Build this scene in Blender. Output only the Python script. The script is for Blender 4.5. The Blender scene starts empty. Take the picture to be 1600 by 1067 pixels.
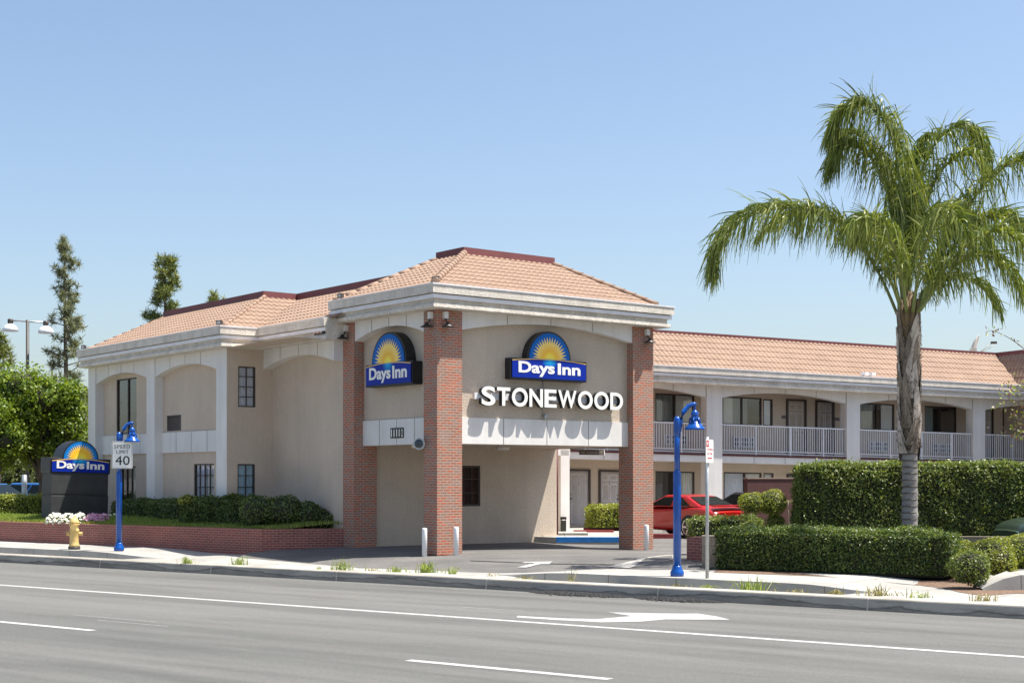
import bpy, bmesh, math, random
import numpy as np
from mathutils import Vector, Matrix, Euler
RAD=math.radians
sc=bpy.context.scene
COL=sc.collection
random.seed(7); rng=np.random.default_rng(7)
# ------------------------------------------------------------ camera, light
F=2278.; H=1.92; VH=745.          # focal length in photo pixels, eye height, horizon row
cd=bpy.data.cameras.new('camera'); cam=bpy.data.objects.new('camera',cd); COL.objects.link(cam)
cam.location=(0,0,H); cam.rotation_euler=(RAD(90),0,0)
cd.sensor_width=36; cd.lens=36*F/1600; cd.shift_y=(VH-533.5)/1600; cd.clip_end=5000
sc.camera=cam
EL=66.0; AZ=-2.0
w=bpy.data.worlds.new('World'); sc.world=w; w.use_nodes=True
nt=w.node_tree; nt.nodes.clear()
sky=nt.nodes.new('ShaderNodeTexSky'); sky.sky_type='NISHITA'; sky.sun_disc=False
sky.sun_elevation=RAD(EL); sky.sun_rotation=RAD(90-AZ); sky.altitude=0; sky.air_density=1.0; sky.dust_density=2.0; sky.ozone_density=1.6
bg=nt.nodes.new('ShaderNodeBackground'); bg.inputs[1].default_value=0.102
wo=nt.nodes.new('ShaderNodeOutputWorld'); nt.links.new(sky.outputs[0],bg.inputs[0]); nt.links.new(bg.outputs[0],wo.inputs[0])
sd=bpy.data.lights.new('sun','SUN'); sd.energy=4.95; sd.angle=RAD(.5); sd.color=(1,.95,.87)
so=bpy.data.objects.new('sun',sd); COL.objects.link(so)
so.rotation_euler=Vector((math.cos(RAD(EL))*math.cos(RAD(AZ)),math.cos(RAD(EL))*math.sin(RAD(AZ)),math.sin(RAD(EL)))).to_track_quat('Z','Y').to_euler()
so.location=(20,0,40)
sc.view_settings.view_transform='Standard'; sc.view_settings.look='None'; sc.view_settings.gamma=1; sc.view_settings.exposure=0.9
# ------------------------------------------------------------ frames
def nrm(v): v=np.array(v,float); return v/np.linalg.norm(v)
A=nrm([.785,.6195]); B=np.array([-A[1],A[0]]); P0=np.array([-117/F*36.7,36.7])      # tower frame
C=nrm([.912,.41]); D=np.array([-C[1],C[0]]); W0=np.array([221/F*52,52.]); SH=-.01746 # room wing frame (falls slightly to the right)
R=nrm([.8147,-.58]); N=np.array([-R[1],R[0]])                                       # road frame
angA=math.atan2(A[1],A[0]); angC=math.atan2(C[1],C[0]); angR=math.atan2(R[1],R[0])
def at(u,v,y): return Vector(((u-800)/F*y,y,H-(v-VH)*y/F))       # a point at distance y
def gnd(u,v,z=0.): y=F*(H-z)/(v-VH); return Vector(((u-800)/F*y,y,z))
def toA(p): d=np.array(p[:2])-P0; return d@A,d@B
def fromA(a,b,z=0): q=P0+a*A+b*B; return Vector((q[0],q[1],z))
def toW(p): d=np.array(p[:2])-W0; return d@C,d@D
def fromW(c,n,z=0): q=W0+c*C+n*D; return Vector((q[0],q[1],z+SH*c))
def toR(p): return np.array(p[:2])@R,np.array(p[:2])@N
def fromR(l,n,z=0): q=l*R+n*N; return Vector((q[0],q[1],z))
def gz(x,y):                                                    # lot surface height
    c=fromA(7.1,-.1); d2=(x-c[0])**2+(y-c[1])**2; n=toR((x,y))[1]
    return -.13*math.exp(-d2/(2*2.6**2))-.21*(1-min(1,max(0,(n-26.)/4.)))
def sm(a,b,x): t=min(1,max(0,(x-a)/(b-a))); return t*t*(3-2*t)
def gsurf(u,v):                                                 # the point of the lot surface seen at a pixel
    z=0.
    for _ in range(12): p=gnd(u,v,z); z=.5*z+.5*gz(p.x,p.y)
    p=gnd(u,v,z); return p
ZS=-.22; ZW=-.12
# ------------------------------------------------------------ materials
def newmat(name):
    m=bpy.data.materials.new(name); m.use_nodes=True; n=m.node_tree; b=n.nodes['Principled BSDF']; return m,n,b
def L(n,a,b): n.links.new(a,b)
def coords(n,kind='Object',scale=(1,1,1)):
    t=n.nodes.new('ShaderNodeTexCoord'); mp=n.nodes.new('ShaderNodeMapping'); mp.inputs['Scale'].default_value=scale
    L(n,t.outputs[kind],mp.inputs[0]); return mp.outputs[0]
def noise(n,vec,scale,detail=4,rough=.55):
    t=n.nodes.new('ShaderNodeTexNoise'); t.inputs['Scale'].default_value=scale; t.inputs['Detail'].default_value=detail; t.inputs['Roughness'].default_value=rough
    L(n,vec,t.inputs['Vector']); return t.outputs['Fac']
def ramp(n,fac,stops):
    r=n.nodes.new('ShaderNodeValToRGB'); e=r.color_ramp.elements
    while len(e)<len(stops): e.new(.5)
    for i,(p,c) in enumerate(stops): e[i].position=p; e[i].color=(*c,1) if len(c)==3 else c
    L(n,fac,r.inputs[0]); return r.outputs[0]
def mix(n,fac,a,b,mode='MIX'):
    m=n.nodes.new('ShaderNodeMix'); m.data_type='RGBA'; m.blend_type=mode
    for s,v in ((m.inputs[0],fac),(m.inputs[6],a),(m.inputs[7],b)):
        if hasattr(v,'is_output') or isinstance(v,bpy.types.NodeSocket): L(n,v,s)
        elif isinstance(v,(int,float)): s.default_value=v
        else: s.default_value=(*v,1)
    return m.outputs[2]
def bump(n,b,h,strength,dist=.02):
    bp=n.nodes.new('ShaderNodeBump'); bp.inputs['Strength'].default_value=strength; bp.inputs['Distance'].default_value=dist
    L(n,h,bp.inputs['Height']); L(n,bp.outputs[0],b.inputs['Normal'])
def sca(c,k): return tuple(min(1,x*k) for x in c)
def mat(name,col,rough=.7,metal=0,var=.12,vs=3.,fine=0,bs=0,bscale=60,spec=.5,stretch=(1,1,1),streak=0):
    m,n,b=newmat(name); b.inputs['Roughness'].default_value=rough; b.inputs['Metallic'].default_value=metal
    b.inputs['Specular IOR Level'].default_value=spec
    if var>0:
        v=coords(n,scale=stretch); f=noise(n,v,vs,6,.6)
        c=ramp(n,f,[(.3,sca(col,1-var)),(.7,sca(col,1+var))])
        if fine>0:
            v2=coords(n); f2=noise(n,v2,bscale,2,.7); c=mix(n,1.0,c,ramp(n,f2,[(.3,(1-fine,)*3),(.7,(1,1,1))]),'MULTIPLY')
        if streak>0:
            f5=noise(n,coords(n,scale=(3.2,3.2,.22)),1.,5,.65); c=mix(n,1.,c,ramp(n,f5,[(.36,(1-streak,1-streak*1.05,1-streak*1.15)),(.56,(1,1,1))]),'MULTIPLY')
        L(n,c,b.inputs['Base Color'])
    else: b.inputs['Base Color'].default_value=(*col,1)
    if bs>0:
        v=coords(n); bump(n,b,noise(n,v,bscale,3,.7),bs)
    return m
M={}
M['stucco']=mat('stucco',(.60,.495,.395),.92,var=.07,vs=.8,fine=.12,bs=.5,bscale=28,streak=.05)
M['stucco_r']=mat('stucco_dash',(.60,.505,.405),.95,var=.07,vs=.8,fine=.20,bs=.8,bscale=24,streak=.05)
M['trim']=mat('painted_trim',(.745,.72,.69),.8,var=.06,vs=.9,fine=.06,bs=.25,bscale=30,streak=.07)
M['fascia']=mat('fascia_stucco',(.78,.72,.63),.92,var=.14,vs=2.2,fine=.3,bs=.9,bscale=24,streak=.13)
M['gutter']=mat('painted_gutter',(.74,.73,.74),.6,var=.14,vs=2.5,stretch=(1,1,6))
M['cap']=mat('red_cap_metal',(.15,.042,.042),.6,var=.15,vs=2)
M['dkred']=mat('maroon_paint',(.10,.015,.02),.6,var=.1)
M['joint']=mat('joint_shadow_gap',(.22,.20,.18),.9,var=0)
M['brown']=mat('brown_frame',(.045,.03,.025),.5,var=.1)
M['door']=mat('door_paint',(.86,.83,.83),.6,var=.04)
M['white']=mat('white_paint',(.80,.80,.79),.55,var=.05,vs=4)
M['rail']=mat('white_rail',(.72,.72,.74),.5,var=.04)
M['blk']=mat('black_metal',(.015,.015,.017),.45,var=.2)
M['signblk']=mat('charcoal_panel',(.035,.036,.037),.62,var=.3,vs=2.5)
M['blue']=mat('blue_enamel',(.004,.072,.34),.22,var=.08,vs=5)
M['galv']=mat('galvanised_steel',(.42,.44,.44),.45,metal=.5,var=.15,vs=12)
M['hyd']=mat('hydrant_paint',(.60,.43,.16),.6,var=.2,vs=12)
M['dkmetal']=mat('dark_bronze',(.06,.05,.045),.5,var=.2,vs=10)
M['paint']=mat('road_paint',(.52,.52,.50),.8,var=.12,vs=9,fine=.55,bscale=45)
M['bluecurb']=mat('blue_curb_paint',(.02,.22,.62),.6,var=.25,vs=3)
M['redcurb']=mat('red_curb_paint',(.30,.05,.05),.7,var=.25,vs=4)
M['soil']=mat('soil',(.16,.10,.065),.95,var=.4,vs=9,bs=.6)
M['curtain']=mat('curtain',(.80,.78,.74),.9,var=.06)
M['drape']=mat('dark_drape',(.26,.29,.28),.9,var=.25,vs=3,stretch=(9,9,.3))
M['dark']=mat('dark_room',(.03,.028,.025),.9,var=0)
M['blueblind']=mat('blue_blind',(.45,.62,.74),.8,var=.12)
M['greyblind']=mat('grey_blind',(.68,.69,.78),.8,var=.1)
M['ac']=mat('ac_grille',(.62,.62,.64),.5,var=.05)
M['acd']=mat('ac_slot',(.06,.07,.10),.6,var=0)
M['vent']=mat('vent_louvre',(.13,.11,.105),.6,var=.1)
M['ceil']=mat('soffit_paint',(.55,.45,.36),.9,var=.06)
M['tyre']=mat('tyre',(.02,.02,.02),.8,var=.2)
M['rim']=mat('rim',(.5,.5,.52),.3,metal=.8,var=0)
M['dish']=mat('dish_paint',(.40,.39,.37),.6,var=.1)
M['bark']=mat('bark',(.11,.085,.065),.95,var=.4,vs=9,bs=1,bscale=20,stretch=(1,1,.25))
M['palered']=mat('faded_red',(.58,.22,.22),.5,var=0)
M['redletters']=mat('sign_red',(.45,.02,.03),.5,var=0)
M['signwhite']=mat('sign_white',(.78,.78,.74),.5,var=.03)
M['ltwhite']=mat('letter_white',(.84,.83,.78),.5,var=.04)
M['tealglass']=mat('car_glass',(.008,.012,.012),.12,var=0,spec=.25)
M['taillight']=mat('tail_light',(.12,.01,.01),.2,var=0)
def carpaint(name,col):
    m,n,b=newmat(name); b.inputs['Base Color'].default_value=(*col,1); b.inputs['Roughness'].default_value=.3
    b.inputs['Coat Weight'].default_value=.5; b.inputs['Coat Roughness'].default_value=.05; return m
M['carred']=carpaint('red_car_paint',(.38,.006,.005)); M['carblue']=carpaint('blue_car_paint',(.02,.11,.33))
M['cargreen']=carpaint('dark_green_car_paint',(.035,.055,.035)); M['cargrey']=carpaint('dark_car_paint',(.03,.03,.033))
# tile: terracotta with per-tile tone
def tile_mat():
    m,n,b=newmat('terracotta_tile'); v=coords(n); f=noise(n,v,1.1,5); f2=noise(n,coords(n,'UV',(5.3,2.63,1)),1.0,0)
    c=ramp(n,f,[(.3,(.285,.19,.135)),(.7,(.34,.23,.165))]); c=mix(n,1.,c,ramp(n,f2,[(.35,(.93,.92,.91)),(.65,(1.03,1.02,1.0))]),'MULTIPLY')
    f3=noise(n,coords(n,scale=(1,1,1)),9,3); c=mix(n,1.,c,ramp(n,f3,[(.3,(.86,.86,.86)),(.6,(1,1,1))]),'MULTIPLY')
    L(n,c,b.inputs['Base Color']); b.inputs['Roughness'].default_value=.85; return m
M['tile']=tile_mat(); M['endshade']=mat('tile_end_shade',(.10,.05,.035),.95,var=.2)  # closed eave tile ends coloured dark, as shade in open barrel ends
def brick_mat(name,c1,c2,mortar,bw=.205,bh=.0677,ms=.013,third=None,dirt=.15):
    m,n,b=newmat(name); v=coords(n,'UV')
    t=n.nodes.new('ShaderNodeTexBrick'); L(n,v,t.inputs['Vector'])
    t.inputs['Color1'].default_value=(0,0,0,1); t.inputs['Color2'].default_value=(1,1,1,1); t.inputs['Mortar'].default_value=(.5,.5,.5,1)
    t.inputs['Scale'].default_value=1; t.inputs['Mortar Size'].default_value=ms; t.inputs['Mortar Smooth'].default_value=.2
    t.inputs['Bias'].default_value=0; t.inputs['Brick Width'].default_value=bw; t.inputs['Row Height'].default_value=bh
    cr=ramp(n,t.outputs['Color'],[(0,c1),(.45,c2)]+([(.85,third)] if third else [])+([] if not third else []))
    f=noise(n,coords(n),3.,5); cr=mix(n,1.,cr,ramp(n,f,[(.3,(1-dirt,)*3),(.7,(1.08,)*3)]),'MULTIPLY')
    f2=noise(n,coords(n),70,2); cr=mix(n,1.,cr,ramp(n,f2,[(.3,(.8,.8,.8)),(.7,(1.1,1.1,1.1))]),'MULTIPLY')
    mf=noise(n,coords(n),14,3); mc=ramp(n,mf,[(.3,sca(mortar,.75)),(.7,mortar)])
    c=mix(n,t.outputs['Fac'],cr,mc); L(n,c,b.inputs['Base Color']); b.inputs['Roughness'].default_value=.9
    inv=n.nodes.new('ShaderNodeMath'); inv.operation='SUBTRACT'; inv.inputs[0].default_value=1; L(n,t.outputs['Fac'],inv.inputs[1])
    bump(n,b,inv.outputs[0],.6,.008); return m
M['brick']=brick_mat('pillar_brick',(.50,.13,.07),(.36,.14,.09),(.45,.32,.245),third=(.30,.19,.155))
M['brick2']=brick_mat('planter_brick',(.36,.105,.08),(.29,.095,.075),(.45,.28,.22),ms=.008,dirt=.3)
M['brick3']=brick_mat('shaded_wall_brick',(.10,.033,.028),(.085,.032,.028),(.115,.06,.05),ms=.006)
M['block']=brick_mat('concrete_block',(.24,.20,.15),(.28,.23,.18),(.20,.17,.13),bw=.40,bh=.20,ms=.01)
def asphalt(name,c0,c1,tracks):
    m,n,b=newmat(name)
    f=noise(n,coords(n,scale=tracks),1.0,5,.6); c=ramp(n,f,[(.32,c0),(.68,c1)])
    f2=noise(n,coords(n),130,2,.8); c=mix(n,1.,c,ramp(n,f2,[(.33,(.5,.5,.5)),(.5,(.95,.95,.95)),(.72,(1.7,1.7,1.66))]),'MULTIPLY')
    f6=noise(n,coords(n),48,2,.7); c=mix(n,1.,c,ramp(n,f6,[(.35,(.80,.80,.80)),(.65,(1.18,1.18,1.17))]),'MULTIPLY')
    f3=noise(n,coords(n),22,4,.8); c=mix(n,1.,c,ramp(n,f3,[(.3,(.84,.84,.84)),(.7,(1.1,1.1,1.1))]),'MULTIPLY')
    f4=noise(n,coords(n,scale=(.16,1.3,1)),.9,6,.7); c=mix(n,1.,c,ramp(n,f4,[(.30,(.74,.74,.74)),(.52,(1.03,1.03,1.03))]),'MULTIPLY')
    L(n,c,b.inputs['Base Color']); b.inputs['Roughness'].default_value=.88; bump(n,b,f2,.5,.01); return m
M['road']=asphalt('road_asphalt',(.098,.099,.092),(.148,.146,.136),(.035,.75,1))
M['lot']=asphalt('lot_asphalt',(.105,.101,.098),(.165,.157,.148),(.5,.5,1))
def concrete(name,c0,c1,stain=0,cr=(1,1,1)):
    m,n,b=newmat(name); f=noise(n,coords(n),.8,6,.65); c=ramp(n,f,[(.3,c0),(.7,c1)])
    f2=noise(n,coords(n),60,3,.7); c=mix(n,1.,c,ramp(n,f2,[(.3,(.85,.85,.85)),(.7,(1.06,1.06,1.06))]),'MULTIPLY')
    if stain>0:
        f3=noise(n,coords(n,scale=cr),1.0,6,.62); c=mix(n,1.,c,ramp(n,f3,[(.44,(1-stain,)*3),(.53,(1,1,1))]),'MULTIPLY')
    L(n,c,b.inputs['Base Color']); b.inputs['Roughness'].default_value=.9; bump(n,b,f2,.3,.008); return m
M['walk']=concrete('sidewalk_concrete',(.335,.325,.295),(.41,.395,.365),.16,(.6,.6,1))
def curbmat():
    m=concrete('curb_concrete',(.36,.33,.285),(.46,.425,.37),.25,(.8,1.5,5.)); n=m.node_tree; b=n.nodes['Principled BSDF']; src=b.inputs['Base Color'].links[0].from_socket
    t=n.nodes.new('ShaderNodeTexCoord'); sp=n.nodes.new('ShaderNodeSeparateXYZ'); L(n,t.outputs['Object'],sp.inputs[0])
    f=noise(n,coords(n,scale=(.55,.3,.8)),1.,6,.6)
    a=n.nodes.new('ShaderNodeMath'); a.operation='MULTIPLY_ADD'; L(n,f,a.inputs[0]); a.inputs[1].default_value=-.45; L(n,sp.outputs['Z'],a.inputs[2])     # wavy water line of grime on the face
    c=mix(n,1.,src,ramp(n,mathadd(n,a.outputs[0],1.0),[(.33,(.70,.69,.67)),(.40,(.76,.75,.73)),(.425,(.42,.41,.40)),(.445,(.98,.98,.97))]),'MULTIPLY'); L(n,c,b.inputs['Base Color']); return m
def mathadd(n,s_,k): a=n.nodes.new('ShaderNodeMath'); a.operation='ADD'; L(n,s_,a.inputs[0]); a.inputs[1].default_value=k; return a.outputs[0]
M['curb']=curbmat()
def slabs(m):
    n=m.node_tree; b=n.nodes['Principled BSDF']; src=b.inputs['Base Color'].links[0].from_socket
    t=n.nodes.new('ShaderNodeTexBrick'); L(n,coords(n,scale=(1,1,1)),t.inputs['Vector']); t.offset=0; t.inputs['Scale'].default_value=1; t.inputs['Brick Width'].default_value=1.6; t.inputs['Row Height'].default_value=50; t.inputs['Mortar Size'].default_value=.012
    c=mix(n,t.outputs['Fac'],src,(.17,.155,.135)); L(n,c,b.inputs['Base Color'])
slabs(M['walk'])
M['kerbjoint']=mat('pale_joint',(.52,.47,.40),.9,var=.1)
def leaf(name,c0,c1,c2=None,trans=.35,rough=.45):
    m,n,b=newmat(name); g=n.nodes.new('ShaderNodeNewGeometry')
    st=[(0,c0),(.75,c1)]; 
    if c2: st.append((1,c2))
    c=ramp(n,g.outputs['Random Per Island'],st)
    f=noise(n,coords(n),1.3,3); c=mix(n,1.,c,ramp(n,f,[(.3,(.75,.78,.75)),(.7,(1.15,1.12,1.1))]),'MULTIPLY')
    L(n,c,b.inputs['Base Color']); b.inputs['Roughness'].default_value=rough
    tr=n.nodes.new('ShaderNodeBsdfTranslucent'); L(n,mix(n,1.,c,(1.3,1.25,.5),'MULTIPLY'),tr.inputs[0])
    ms=n.nodes.new('ShaderNodeMixShader'); ms.inputs[0].default_value=trans
    L(n,b.outputs[0],ms.inputs[1]); L(n,tr.outputs[0],ms.inputs[2]); L(n,ms.outputs[0],n.nodes['Material Output'].inputs[0]); return m
M['hedge']=leaf('hedge_leaf',(.07,.115,.028),(.185,.245,.048),(.36,.38,.11))
M['hedgem']=leaf('low_hedge_leaf',(.045,.085,.022),(.125,.18,.04),(.30,.34,.09))  # deeper green than the hedge leaf, for the low front hedge
M['hedged']=leaf('dark_hedge_leaf',(.055,.095,.028),(.12,.175,.045),(.23,.27,.08))
M['hedgey']=leaf('yellow_green_leaf',(.17,.21,.03),(.33,.38,.05),(.46,.46,.11))
M['ficus']=leaf('bright_leaf',(.09,.15,.018),(.20,.29,.03),(.36,.43,.06),trans=.4)
M['pine']=leaf('pine_needles',(.12,.14,.08),(.22,.24,.13),(.30,.29,.18),trans=.25,rough=.6)
M['pineb']=leaf('green_pine_needles',(.12,.15,.04),(.22,.26,.075),(.31,.31,.11),trans=.25,rough=.6)
M['palm']=leaf('palm_leaf',(.10,.14,.03),(.22,.28,.06),(.42,.44,.15),trans=.35,rough=.42)
M['grass']=leaf('grass_blade',(.18,.26,.05),(.30,.38,.08),(.42,.42,.16),trans=.4)
M['dry']=leaf('dry_weed',(.24,.22,.09),(.34,.30,.15),(.42,.36,.22),trans=.35)
M['far']=leaf('far_leaf',(.10,.13,.05),(.18,.22,.08),(.26,.28,.12))
M['bract']=leaf('bract_leaf',(.13,.045,.06),(.20,.12,.08),(.20,.22,.06))
M['wflower']=leaf('white_petal',(.65,.65,.62),(.8,.8,.78),trans=.3); M['pflower']=leaf('pink_petal',(.55,.22,.42),(.70,.42,.62),trans=.3)
M['core']=mat('core_shade',(.03,.03,.018),.95,var=.2)  # dark colour standing for the shade deep inside foliage
M['palmtrunk']=mat('palm_trunk_grey',(.29,.265,.24),.9,var=.22,vs=5,bs=.6,bscale=30)
M['boot']=mat('palm_boot',(.31,.245,.185),.95,var=.55,vs=9,fine=.4,bs=1,bscale=40,stretch=(1,1,.15))
M['bootpale']=mat('palm_boot_edge',(.50,.43,.36),.95,var=.4,vs=9,stretch=(1,1,.2))
M['crownbase']=mat('palm_crown_base',(.17,.115,.06),.8,var=.3,vs=9,stretch=(1,1,.2))
M['rachis']=mat('palm_rachis',(.20,.24,.07),.5,var=.15)
M['panelblue']=None
def glass():
    m,n,b=newmat('window_glass'); n.nodes.remove(b)
    t=n.nodes.new('ShaderNodeBsdfTransparent'); t.inputs[0].default_value=(.85,.88,.88,1)
    g=n.nodes.new('ShaderNodeBsdfGlossy'); g.inputs['Roughness'].default_value=.02
    lf=n.nodes.new('ShaderNodeLayerWeight'); lf.inputs[0].default_value=.5
    pw=n.nodes.new('ShaderNodeMath'); pw.operation='POWER'; L(n,lf.outputs['Facing'],pw.inputs[0]); pw.inputs[1].default_value=3.5
    lw=n.nodes.new('ShaderNodeMath'); lw.operation='MULTIPLY_ADD'; L(n,pw.outputs[0],lw.inputs[0]); lw.inputs[1].default_value=.8; lw.inputs[2].default_value=.13
    nb=n.nodes.new('ShaderNodeBump'); nb.inputs['Strength'].default_value=.05; nb.inputs['Distance'].default_value=.05
    L(n,noise(n,coords(n),1.2,2),nb.inputs['Height']); L(n,nb.outputs[0],g.inputs['Normal'])
    ms=n.nodes.new('ShaderNodeMixShader'); L(n,lw.outputs[0],ms.inputs[0]); L(n,t.outputs[0],ms.inputs[1]); L(n,g.outputs[0],ms.inputs[2])
    L(n,ms.outputs[0],n.nodes['Material Output'].inputs[0]); return m
M['glass']=glass()
def sunburst():
    m,n,b=newmat('sunburst_face'); t=n.nodes.new('ShaderNodeTexCoord'); ln=n.nodes.new('ShaderNodeVectorMath'); ln.operation='LENGTH'
    L(n,t.outputs['Object'],ln.inputs[0])
    L(n,ramp(n,ln.outputs['Value'],[(0,(.75,.80,.15)),(.12,(.95,.72,.05)),(.24,(.90,.48,.02)),(.44,(.93,.66,.16))]),b.inputs['Base Color'])
    b.inputs['Roughness'].default_value=.4; return m
M['sunburst']=sunburst()
def discblue():
    m,n,b=newmat('sign_sky_blue'); t=n.nodes.new('ShaderNodeTexCoord'); ln=n.nodes.new('ShaderNodeVectorMath'); ln.operation='LENGTH'
    L(n,t.outputs['Object'],ln.inputs[0])
    L(n,ramp(n,ln.outputs['Value'],[(0,(.08,.55,.80)),(.25,(.01,.27,.68)),(.62,(.003,.12,.45))]),b.inputs['Base Color']); b.inputs['Roughness'].default_value=.4; b.inputs['Specular IOR Level'].default_value=.15; return m
M['disc']=discblue()
def bandblue():
    m,n,b=newmat('sign_band_blue'); t=n.nodes.new('ShaderNodeTexCoord'); ln=n.nodes.new('ShaderNodeVectorMath'); ln.operation='LENGTH'
    L(n,t.outputs['Object'],ln.inputs[0])
    L(n,ramp(n,ln.outputs['Value'],[(0,(.03,.50,.78)),(.12,(.01,.25,.60)),(.28,(.004,.025,.30))]),b.inputs['Base Color']); b.inputs['Roughness'].default_value=.4; b.inputs['Specular IOR Level'].default_value=.15; return m
M['band']=bandblue()
M['orange']=mat('sign_orange',(.80,.50,.10),.5,var=0)
# ------------------------------------------------------------ object helpers
def tag(o,label=None,cat=None,group=None,kind=None):
    if label: o['label']=label
    if cat: o['category']=cat
    if group: o['group']=group
    if kind: o['kind']=kind
    return o
def empty(name,loc=(0,0,0),rz=0,label=None,cat=None,group=None,kind=None):
    o=bpy.data.objects.new(name,None); o.empty_display_size=.2; COL.objects.link(o); o.location=loc; o.rotation_euler=(0,0,rz)
    return tag(o,label,cat,group,kind)
class MB:
    def __init__(s): s.v=[]; s.f=[]; s.m=[]; s.sm=[]
    def add(s,vs,fs,mi=0,smooth=False):
        k=len(s.v); s.v+= [tuple(p) for p in vs]; s.f+=[tuple(i+k for i in f) for f in fs]; s.m+=[mi]*len(fs); s.sm+=[smooth]*len(fs); return s
    def box(s,x0,x1,y0,y1,z0,z1,mi=0):
        if x1<x0:x0,x1=x1,x0
        if y1<y0:y0,y1=y1,y0
        return s.add([(x0,y0,z0),(x1,y0,z0),(x1,y1,z0),(x0,y1,z0),(x0,y0,z1),(x1,y0,z1),(x1,y1,z1),(x0,y1,z1)],
          [(0,3,2,1),(4,5,6,7),(0,1,5,4),(1,2,6,5),(2,3,7,6),(3,0,4,7)],mi)
    def quad(s,a,b,c,d,mi=0): return s.add([a,b,c,d],[(0,1,2,3)],mi)
    def prism(s,poly,fn,d0,d1,mi=0,mi2=None):
        # poly: 2d ccw list; fn(p,d)->3d
        n=len(poly); s.add([fn(p,d0) for p in poly]+[fn(p,d1) for p in poly],[tuple(range(n-1,-1,-1))],mi)
        k=len(s.v)-2*n; s.f.append(tuple(range(k+n,k+2*n))); s.m.append(mi if mi2 is None else mi2); s.sm.append(False)
        for i in range(n):
            j=(i+1)%n; s.f.append((k+i,k+j,k+n+j,k+n+i)); s.m.append(mi); s.sm.append(False)
        return s
    def tube(s,pts,rads,seg=10,mi=0,cap=True,smooth=True):
        pts=[Vector(p) for p in pts]; k=len(s.v); n=len(pts)
        for i,p in enumerate(pts):
            t=(pts[min(i+1,n-1)]-pts[max(i-1,0)]).normalized()
            ref=Vector((0,0,1)) if abs(t.z)<.95 else Vector((1,0,0))
            a=t.cross(ref).normalized(); b=t.cross(a)
            r=rads[i] if hasattr(rads,'__len__') else rads
            for j in range(seg):
                q=2*math.pi*j/seg; s.v.append(tuple(p+a*(r*math.cos(q))+b*(r*math.sin(q))))
        for i in range(n-1):
            for j in range(seg):
                j2=(j+1)%seg; s.f.append((k+i*seg+j,k+i*seg+j2,k+(i+1)*seg+j2,k+(i+1)*seg+j)); s.m.append(mi); s.sm.append(smooth)
        if cap:
            s.f.append(tuple(k+j for j in range(seg-1,-1,-1))); s.f.append(tuple(k+(n-1)*seg+j for j in range(seg))); s.m+=[mi,mi]; s.sm+=[False,False]
        return s
    def lathe(s,prof,cx=0,cy=0,seg=20,mi=0,smooth=True):
        return s.tube([(cx,cy,z) for r,z in prof],[r for r,z in prof],seg,mi,True,smooth)
    def ball(s,c,r,seg=14,mi=0,sz=1.):
        pr=[]; 
        for i in range(9):
            t=math.pi*i/8; pr.append((max(.001,r*math.sin(t)),c[2]-r*sz*math.cos(t)))
        return s.lathe(pr,c[0],c[1],seg,mi)
    def build(s,name,mats,parent=None,shear=False,uv=True,bevel=0):
        me=bpy.data.meshes.new(name); vs=s.v
        if shear: vs=[(x,y,z+SH*x) for x,y,z in vs]
        me.from_pydata(vs,[],s.f); 
        if not isinstance(mats,(list,tuple)): mats=[mats]
        for m in mats: me.materials.append(m)
        me.polygons.foreach_set('material_index',s.m); me.polygons.foreach_set('use_smooth',s.sm)
        me.update()
        if uv: adduv(me)
        o=bpy.data.objects.new(name,me); COL.objects.link(o)
        if parent: o.parent=parent
        if bevel:
            md=o.modifiers.new('bevel','BEVEL'); md.width=bevel; md.segments=2; md.limit_method='ANGLE'
        return o
def adduv(me):
    l=me.uv_layers.new(name='UVMap'); n=len(me.loops); uv=np.zeros((n,2),np.float32)
    vc=np.empty(len(me.vertices)*3,np.float32); me.vertices.foreach_get('co',vc); vc=vc.reshape(-1,3)
    for p in me.polygons:
        nn=p.normal
        if abs(nn.z)>.999: t=Vector((1,0,0)); b=Vector((0,1,0))
        else: t=Vector((-nn.y,nn.x,0)).normalized(); b=nn.cross(t)
        for li in p.loop_indices:
            c=vc[me.loops[li].vertex_index]; uv[li]=(c[0]*t.x+c[1]*t.y+c[2]*t.z, c[0]*b.x+c[1]*b.y+c[2]*b.z)
    l.data.foreach_set('uv',uv.ravel())
def npmesh(name,V,Fq,m,parent=None,smooth=False,loc=None):
    me=bpy.data.meshes.new(name); V=np.asarray(V,np.float32); Fq=np.asarray(Fq,np.int32); k=Fq.shape[1]
    me.vertices.add(len(V)); me.vertices.foreach_set('co',V.ravel()); me.loops.add(Fq.size); me.loops.foreach_set('vertex_index',Fq.ravel())
    me.polygons.add(len(Fq)); me.polygons.foreach_set('loop_start',np.arange(0,Fq.size,k,dtype=np.int32))
    me.polygons.foreach_set('loop_total',np.full(len(Fq),k,np.int32))
    if smooth: me.polygons.foreach_set('use_smooth',np.ones(len(Fq),bool))
    me.update(calc_edges=True); me.materials.append(m); o=bpy.data.objects.new(name,me); COL.objects.link(o)
    if parent: o.parent=parent
    if loc is not None: o.location=loc
    return o
def unit(a): return a/np.maximum(np.linalg.norm(a,axis=-1,keepdims=True),1e-9)
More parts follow.
